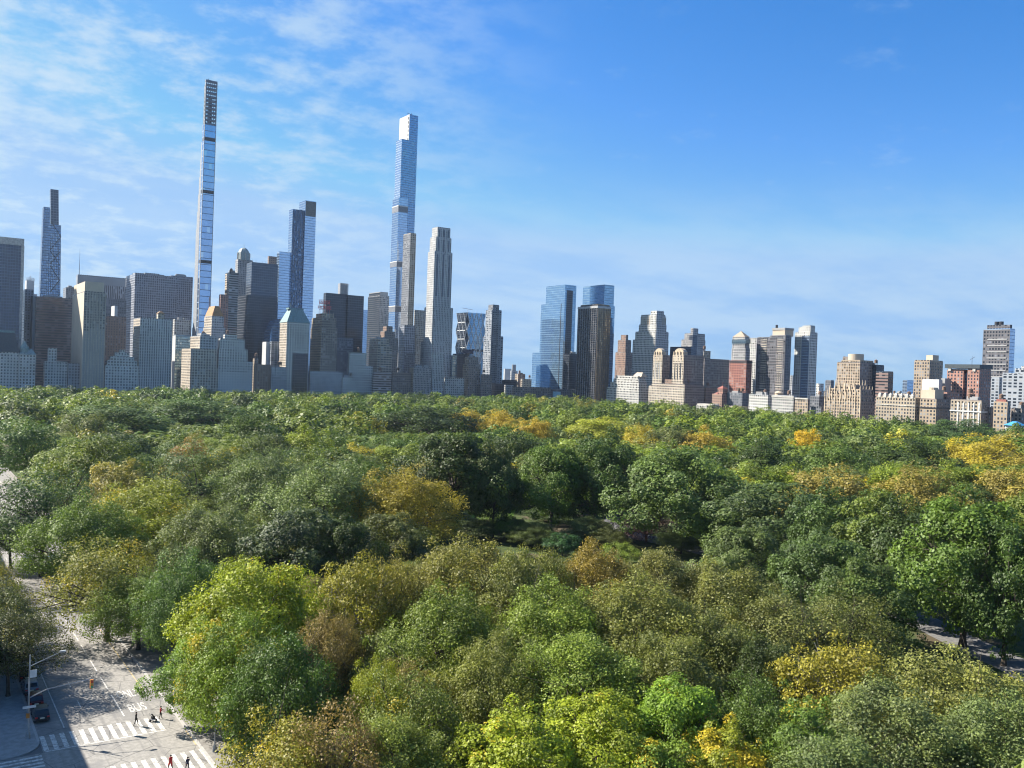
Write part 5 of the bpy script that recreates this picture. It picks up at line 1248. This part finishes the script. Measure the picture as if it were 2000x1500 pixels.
T(760, 1000, 150, 17, 'lumpy', (0.076, 0.094, 0.023), 'olive lower crown under the mustard yellow tree')
T(880, 832, 185, 30, 'lumpy', dg_, 'very dark massive oak left of centre behind the mustard tree', base=1042)
T(962, 862, 110, 28, 'lumpy', (0.055, 0.077, 0.020), 'dark oak with tawny edges right of the very dark massive oak', .06, base=1050)
T(835, 792, 190, 27, 'mid', dg_, 'dark crest of the far oak rising above the very dark massive oak')
T(1075, 862, 150, 30, 'lumpy', g_, 'deep green oak left of the lawn path', base=1042)
T(1160, 846, 160, 30, 'lumpy', (0.055, 0.094, 0.023), 'tall green oak crown above the sunlit path', base=1040)
T(1325, 868, 230, 29, 'lumpy', (0.082, 0.122, 0.034), 'broad light green oak right of the sunlit path', base=1075)
T(1420, 940, 150, 25, 'lumpy', (0.055, 0.089, 0.025), 'darker green oak beside the broad light green one', base=1085)
T(1262, 990, 120, 9, 'airy', mar, 'small dark maroon tree standing by the sunlit path', base=1060)
T(1150, 1008, 90, 6, 'lumpy', (0.098, 0.133, 0.044), 'pale green bush beside the sunlit path', base=1062)
T(1098, 1040, 66, 5, 'cone', (0.028, 0.071, 0.023), 'small dark conifer bush behind the olive dome', base=1086)
T(1000, 1010, 80, 6, 'lumpy', g_, 'green shrub under the dark oaks left of the path', base=1055)
T(1520, 935, 230, 24, 'lumpy', (0.071, 0.111, 0.034), 'broad blue-green oak right of the path')
T(1460, 1020, 170, 20, 'lumpy', (0.082, 0.116, 0.036), 'front crown below the broad blue-green oak')
T(1640, 955, 170, 25, 'lumpy', (0.055, 0.094, 0.025), 'dark green crown beside the broad blue-green oak')
T(1720, 950, 190, 27, 'lumpy', (0.093, 0.133, 0.023), 'yellowish green crown in the big dark oak group', .02)
T(1880, 958, 260, 29, 'lumpy', g_, 'biggest dark oak at right with its trunk in shade', base=1262)
T(1775, 985, 210, 27, 'lumpy', (0.046, 0.077, 0.020), 'dark oak left of the biggest one, trunk on the lawn', base=1215)
T(1960, 1010, 180, 27, 'lumpy', (0.055, 0.094, 0.020), 'green oak cut by the right edge below the ochre crowns', base=1300)
T(1620, 1040, 190, 21, 'lumpy', (0.060, 0.100, 0.027), 'round green crown in front of the dark oak group')
T(1700, 1090, 190, 19, 'lumpy', (0.066, 0.105, 0.024), 'low green crown before the trunks of the dark oaks')
T(80, 905, 200, 25, 'airy', (0.070, 0.114, 0.040), 'dark sparse tall tree at the left with its thick trunk visible', base=1125)
T(20, 985, 120, 20, 'airy', (0.084, 0.128, 0.034), 'dark sparse crown cut by the left edge', base=1110)
T(390, 868, 170, 23, 'airy', (0.105, 0.149, 0.052), 'grey-green round tree with an orange tip at the left', .06)
T(372, 860, 90, 22, 'mid', (.26, .17, .04), 'small orange topped crown poking up at the left')
T(225, 782, 210, 27, 'mid', (0.084, 0.128, 0.034), 'big dome of dark green with a few rusty leaves at the left', .03)
T(160, 808, 140, 25, 'mid', (0.126, 0.142, 0.040), 'olive rusty crown left of the big dark green dome', .05)
T(390, 777, 180, 26, 'mid', (0.070, 0.121, 0.029), 'big rounded green dome right of its dark neighbour at the left')
T(50, 820, 150, 25, 'mid', (0.084, 0.142, 0.034), 'bright-edged green crown near the left edge')
T(480, 812, 130, 25, 'mid', g_, 'green crown between the rounded dome and the far oak crest')
T(1930, 852, 190, 27, 'pale', ye_, 'large golden yellow tree at the right edge with pale limbs')
T(1990, 905, 150, 25, 'mid', (.22, .185, .045), 'ochre crown cut by the right edge below the golden tree')
T(1255, 830, 78, 24, 'mid', ye_, 'rounded golden yellow tree right of centre in the far canopy')
T(1578, 838, 68, 24, 'mid', (0.500, 0.341, 0.017), 'small brilliant orange yellow tree below the pale tall tower')
T(1045, 816, 84, 24, 'mid', (0.420, 0.298, 0.034), 'golden tree below the twin blue towers')
T(975, 803, 84, 24, 'mid', (0.420, 0.312, 0.046), 'pale golden tree below the balconied tower')
T(915, 800, 80, 24, 'mid', (0.392, 0.298, 0.040), 'golden ochre tree below the lattice tower')
T(1370, 838, 110, 24, 'mid', (0.308, 0.241, 0.040), 'ochre brown crown right of the rounded golden tree')
T(1310, 835, 110, 24, 'mid', (0.140, 0.163, 0.057), 'grey-green crown touching the rounded golden tree')
T(1185, 815, 150, 24, 'mid', (0.266, 0.284, 0.034), 'broad lime yellow crown below the golden lit black tower', .05)
T(1620, 912, 190, 24, 'mid', (.22, .185, .045), 'flat tawny brown crown before the dark oak group')
T(1800, 918, 170, 24, 'mid', (.22, .185, .045), 'tawny crown above the biggest dark oaks')
T(1500, 862, 150, 26, 'mid', dg_, 'dark green dome below the white corniced block')
T(1630, 865, 140, 25, 'mid', (0.084, 0.128, 0.030), 'green dome below the finialed landmark')
T(1790, 858, 170, 26, 'mid', dg_, 'dark green dome left of the golden yellow tree')
T(1880, 818, 120, 26, 'mid', (0.049, 0.085, 0.028), 'dark treetop before the brown white-framed block at right')
for (px, bs, w, h, kd, c, lb) in ((885, 1030, 95, 5.5, 'mid', (.05, .08, .02), 'dark shrub at the foot of the very dark massive oak'), (935, 1056, 90, 6, 'mid', (.06, .09, .022), 'leafy shrub below the dark tawny edged oak'),
        (965, 1022, 80, 4.5, 'mid', (.10, .15, .03), 'lighter green shrub on the lawn between dark trunks'), (1045, 1068, 110, 7, 'fine', (.07, .095, .024), 'rounded dark shrub just above the great olive crowns'),
        (1075, 1022, 110, 6, 'mid', (.045, .07, .02), 'dark thicket behind the small dark conifer bush'), (1185, 1070, 90, 6, 'fine', (.075, .09, .03), 'dull green shrub beside the bend of the sunlit path'),
        (1330, 1082, 100, 7, 'fine', (.06, .085, .025), 'dark shrub right of the small maroon tree'), (1390, 1060, 90, 7, 'mid', (.055, .085, .025), 'dark shrub under the broad light green oak'), (850, 1062, 100, 7, 'mid', (.06, .085, .02), 'dark shrub right under the mustard yellow tree'),
        (1000, 1052, 70, 4, 'fine', (.09, .11, .03), 'low olive shrub left of the small dark conifer bush'), (1225, 1012, 90, 6, 'mid', (.05, .08, .02), 'dark thicket behind the small maroon tree')):
    q = ground(px, bs); plant(q.x, q.y, w*(q-CAM).dot(FW)/FOC, h, kd, c, lb, 0, None, 'shrub')
# street trees on the shaded pavement; the darkest have shade put into their leaf colour
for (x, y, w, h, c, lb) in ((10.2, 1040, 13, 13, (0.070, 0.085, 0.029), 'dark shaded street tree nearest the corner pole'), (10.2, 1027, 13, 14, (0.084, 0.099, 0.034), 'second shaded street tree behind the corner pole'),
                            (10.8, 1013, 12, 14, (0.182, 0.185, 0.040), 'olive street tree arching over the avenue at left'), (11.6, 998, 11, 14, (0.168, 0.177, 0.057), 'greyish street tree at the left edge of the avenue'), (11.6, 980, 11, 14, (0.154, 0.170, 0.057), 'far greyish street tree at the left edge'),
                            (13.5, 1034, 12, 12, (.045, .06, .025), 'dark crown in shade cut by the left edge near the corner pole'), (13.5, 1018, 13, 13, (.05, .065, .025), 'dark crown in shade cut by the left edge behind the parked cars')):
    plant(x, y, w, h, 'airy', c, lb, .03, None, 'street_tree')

# canopy behind: individual crowns nearest first, the rest as one wood
LM = [(0, 'dark slab'), (80, 'tapering twin peaked tower'), (150, 'slab hotel'), (225, 'pointed stepped block'), (290, 'cupola block'), (370, 'pencil thin tower'), (440, 'domed tower'), (505, 'black glass tower'), (555, 'green hipped roof'), (612, 'red lettered sign'),
      (665, 'dotted window hotel'), (722, 'cream banded block'), (775, 'white topped supertower'), (830, 'tall grey stone tower'), (890, 'lattice tower'), (945, 'balconied tower'), (990, 'long low brown block'), (1050, 'left blue twin tower'), (1128, 'golden lit black tower'), (1190, 'white terraced block'),
      (1262, 'twin crowned block'), (1355, 'pale roofed hall'), (1420, 'red pyramid tower'), (1490, 'white corniced block'), (1552, 'pale tall tower'), (1612, 'finialed landmark'), (1710, 'beige mansion block'), (1796, 'boxy tan tower'), (1850, 'red brick tower'), (1935, 'dark banded tower')]
PAL = [('deep green', dg_, .17), ('leaf green', g_, .22), ('mid green', (.125, .165, .026), .2), ('grey-green', gg_, .12), ('olive', ol_, .12), ('lime green', (.17, .22, .02), .07), ('mustard', yo_, .035), ('golden', ye_, .008), ('tawny', (.20, .175, .05), .02)]
CUM = np.cumsum([p[2] for p in PAL])
def vnoise(x, y): return .5+.25*math.sin(x*.021+1.3)+.25*math.sin(y*.017+x*.009+4.)
cand = []
nf = 0
FILLC = [('olive', (.145, .16, .034)), ('dusky green', (.10, .13, .03)), ('dark green', (.075, .115, .024)), ('brownish olive', (.17, .15, .038))]
FILL = {}
for i in range(70):
    for j in range(70):
        x = -16-(i+rng.uniform(.2, .8))*8.5; y = 800+(j+rng.uniform(.2, .8))*8.5
        h = rng.uniform(8.5, 13)
        wf = rng.uniform(9, 12.5); h = clear_h(x, y, h, wf, 5)
        if h is None: continue
        px, py, Z = proj((x, y, h)); bx, by, _ = proj((x, y, 0))
        if not (75 < Z < 235 and -60 < px < 2060 and py < 1560) or nf >= 70: continue
        if any((x-a)**2+(y-b)**2 < (rr*.55+2.2)**2 for a, b, rr in TREES): continue
        if (800 < bx < 1350 and 985 < by < 1100) or (1690 < bx and 1150 < by < 1420) or bx < 420: continue
        k = rng.integers(4); lm = 'bottom left' if px < 700 else 'bottom centre' if px < 1300 else 'bottom right'
        lb = 'low %s understorey tree half hidden among taller crowns, %s of the park' % (FILLC[k][0], lm)
        r = plant(x, y, wf, h, 'fine', FILLC[k][1], lb); nf += 1
        FILL.setdefault(lb, []).append(r)
for lb, rs in FILL.items():
    if len(rs) > 1:
        for r in rs: r['group'] = 'low ' + lb.split(' understorey')[0][4:] + ' trees, ' + lb.rsplit(', ', 1)[1]
sp = 19.5
for i in range(int(845/sp)+1):
    for j in range(int(1100/sp)):
        x = -840+(i+rng.uniform(.1, .9))*sp; y = 4+(j+rng.uniform(.1, .9))*sp
        if x > -20: continue
        px, py, Z = proj((x, y, 22))
        if Z < 215 or px < -90 or px > 2090: continue
        if any((x-a)**2+(y-b)**2 < (rr*.75+5)**2 for a, b, rr in TREES): continue
        if 1000 < py and 850 < px < 1330: continue
        g0 = proj((x, y, 0))
        if 830 < px < 1330 and 1003 < g0[1] < 1070: continue
        wf = rng.uniform(22, 34); h = clear_h(x, y, rng.uniform(15, 28)*(1 if y > 260 and x > -690 else .66), wf, 5, .5)
        if h is None: continue
        cand.append((Z, x, y, px, wf, h))
EXTRA = []
for i in range(44):
    for j in range(66):
        x = -16-(i+rng.uniform(.1, .9))*19.; y = 4+(j+rng.uniform(.1, .9))*19.
        px, py, Z = proj((x, y, 20))
        if y > 1190 or Z < 40 or (-100 < px < 2110): continue
        a, b_, c_ = proj((x, y, 0))
        if abs(x+148) < 9 and y > 1080: continue
        EXTRA.append((Z, x, y, px, rng.uniform(18, 26), rng.uniform(14, 23)))
cand.sort()
NIND = 298-len(TREES)
seen = {}
IND = []
for Z, x, y, px, wf, h in cand[:NIND]:
    u = rng.random()*.6+vnoise(x, y)*.4 if rng.random() < .5 else rng.random()
    k = min(len(PAL)-1, int(np.searchsorted(CUM, u*CUM[-1])))
    lm = [n for a, n in LM if a <= max(0, px)][-1]
    dp = 'nearer' if Z < 300 else 'middle' if Z < 380 else 'farther'
    lb = '%s treetop in the %s canopy below the %s' % (PAL[k][0], dp, lm)
    r = plant(x, y, wf*min(1, h/20+.15), h, 'mid', PAL[k][1], lb, rng.choice([0, 0, .03, .08]))
    seen.setdefault(lb, []).append(r)
for lb, rs in seen.items():
    if len(rs) > 1:
        for r in rs: r['group'] = lb.replace('treetop', 'treetops')
# the far wood
VA, TI, CL, CO = [], [], [], []
base = []
for v in range(6):
    rg = np.random.default_rng(500+v); P, N, S, cv, C = crown_arrays(rg, 1250, .030, 80, .085, low=-.5, ang=.4, jit=.008); base.append((quads(rg, P, N, S), np.clip(.25+.25*cv+.3*rg.random(1250), 0, 1), cv))
for Z, x, y, px, w, h in cand[NIND:]+EXTRA:
    b = base[rng.integers(6)]; a = rng.uniform(0, 6.28); w = w*1.05
    u = rng.random()*.55+vnoise(x, y)*.45 if rng.random() < .5 else rng.random()
    c = np.array(PAL[min(len(PAL)-1, int(np.searchsorted(CUM, u*CUM[-1])))][1])*rng.uniform(.7, 1.3)
    ca, sa = math.cos(a), math.sin(a); V = b[0].copy(); X = V[:, 0]*ca-V[:, 1]*sa; Y = V[:, 0]*sa+V[:, 1]*ca
    V = np.stack([X*w+x, Y*w+y, V[:, 2]*h], 1)
    VA.append(V); TI.append(b[1]); CL.append(b[2]); CO.append(np.tile(c, (len(b[1]), 1)))
me = quad_mesh('far_wood', np.concatenate(VA), np.concatenate(TI), np.concatenate(CL), FARLEAF, np.concatenate(CO))
o = D.objects.new('woods', me); COL.objects.link(o); tag(o, 'distant autumn woods merging into one canopy before the skyline', 'woods', None, 'stuff')
print('TREES', len(TREES), 'far', len(cand)-NIND, 'indiv farthest Z', cand[NIND-1][0] if NIND < len(cand) else None)

# ================================================================== sky, sun, air
SUN_AZ, SUN_EL = R(310), R(37)
sd = Vector((math.cos(SUN_AZ)*math.cos(SUN_EL), math.sin(SUN_AZ)*math.cos(SUN_EL), math.sin(SUN_EL)))
L = D.lights.new('sun', 'SUN'); L.energy = 5.0; L.angle = R(.53); L.color = (1., .93, .82)
lo = D.objects.new('sun', L); COL.objects.link(lo); lo.rotation_euler = sd.to_track_quat('Z', 'Y').to_euler()
w = D.worlds.new('World'); SC.world = w; w.use_nodes = True; t = w.node_tree; t.nodes.clear()
class WN(NT):
    def __init__(s): s.t = t
W_ = WN()
sky = W_.n('ShaderNodeTexSky', sky_type='NISHITA'); sky.sun_disc = False; sky.sun_elevation = SUN_EL; sky.sun_rotation = math.atan2(sd.x, sd.y)
sky.altitude = 0; sky.air_density = 1.0; sky.dust_density = .6; sky.ozone_density = 2.5
gen = W_.n('ShaderNodeTexCoord').outputs['Generated']
spx = W_.n('ShaderNodeSeparateXYZ'); W_.put(spx.inputs[0], gen)
dz = spx.outputs[2]
inv = W_.math('DIVIDE', 1.55, W_.math('ADD', W_.math('MAXIMUM', dz, 0.), .17))
cvv = W_.n('ShaderNodeCombineXYZ'); W_.put(cvv.inputs[0], W_.math('MULTIPLY', spx.outputs[0], inv)); W_.put(cvv.inputs[1], W_.math('MULTIPLY', spx.outputs[1], inv))
P_ = cvv.outputs[0]
side = W_.math('ADD', W_.math('MULTIPLY', spx.outputs[0], RT.x), W_.math('MULTIPLY', spx.outputs[1], RT.y))   # compass direction: negative towards the sun side
big = W_.noise(P_, .5, 5, .55); fine = W_.noise(P_, 5.5, 6, .6); mid = W_.noise(P_, 1.7, 5, .6)
streak_map = W_.n('ShaderNodeMapping'); W_.put(streak_map.inputs[0], P_)
streak_map.inputs['Rotation'].default_value = (0, 0, R(-38)); streak_map.inputs['Scale'].default_value = (.45, 1.3, 1)
strk = W_.noise(streak_map.outputs[0], 1.0, 8, .62)
left = W_.ramp(side, .10, -.40)
puff = W_.math('ADD', W_.math('ADD', W_.math('MULTIPLY', big, .34), W_.math('MULTIPLY', mid, .30)), W_.math('MULTIPLY', fine, .58))
high = W_.math('MULTIPLY', left, W_.ramp(puff, .51, .72))
lowb = W_.math('MULTIPLY', W_.ramp(dz, .24, .08), W_.ramp(W_.math('ADD', W_.math('MULTIPLY', strk, .6), W_.math('MULTIPLY', mid, .45)), .40, .62))
thin = W_.math('MULTIPLY', W_.ramp(puff, .64, .78), .18)
cl = W_.math('MAXIMUM', W_.math('MAXIMUM', W_.math('MULTIPLY', high, 1.0), W_.math('MULTIPLY', lowb, .6)), thin)
cl = W_.math('MULTIPLY', cl, W_.ramp(dz, -.01, .03))
hs = W_.n('ShaderNodeHueSaturation'); hs.inputs['Saturation'].default_value = 1.42; W_.put(hs.inputs['Color'], sky.outputs[0])
tint = W_.mix(1.0, hs.outputs[0], (1.0, .95, 1.1), 'MULTIPLY')
capped = W_.mix(1.0, tint, (1.8, 3.1, 5.0), 'DARKEN')
capped = W_.mix(W_.ramp(dz, .16, .0, 0., .85), capped, (1.75, 3.0, 4.85))
skyc = W_.mix(cl, capped, (3.0, 4.0, 5.0))
bgd = W_.n('ShaderNodeBackground'); W_.put(bgd.inputs[0], skyc); bgd.inputs[1].default_value = .071
wo = W_.n('ShaderNodeOutputWorld'); t.links.new(bgd.outputs[0], wo.inputs[0])
HAZE = 3.0e-5
if HAZE:
    tm = NT('thin_haze'); pv = tm.n('ShaderNodeVolumePrincipled'); pv.inputs['Color'].default_value = (.62, .78, 1., 1); pv.inputs['Density'].default_value = HAZE; pv.inputs['Anisotropy'].default_value = .3
    hm = tm.out(None, pv.outputs[0])
    m = MB(); m.box(-2710, 1210, -2010, 2510, -1.1, 520, top=0, bottom=True); tag(m.build('haze', hm), kind='stuff')
SC.render.engine = 'CYCLES'
SC.view_settings.view_transform = 'Standard'; SC.view_settings.look = 'None'; SC.view_settings.exposure = 1.35; SC.view_settings.gamma = 1.0
cy = SC.cycles; cy.max_bounces = 5; cy.diffuse_bounces = 1; cy.glossy_bounces = 3; cy.transmission_bounces = 3; cy.transparent_max_bounces = 4; cy.volume_bounces = 0
cy.sample_clamp_indirect = 6.0
cy.filter_width = 1.1
cy.use_denoising = True
try: cy.denoiser = 'OPENIMAGEDENOISE'
except Exception: pass
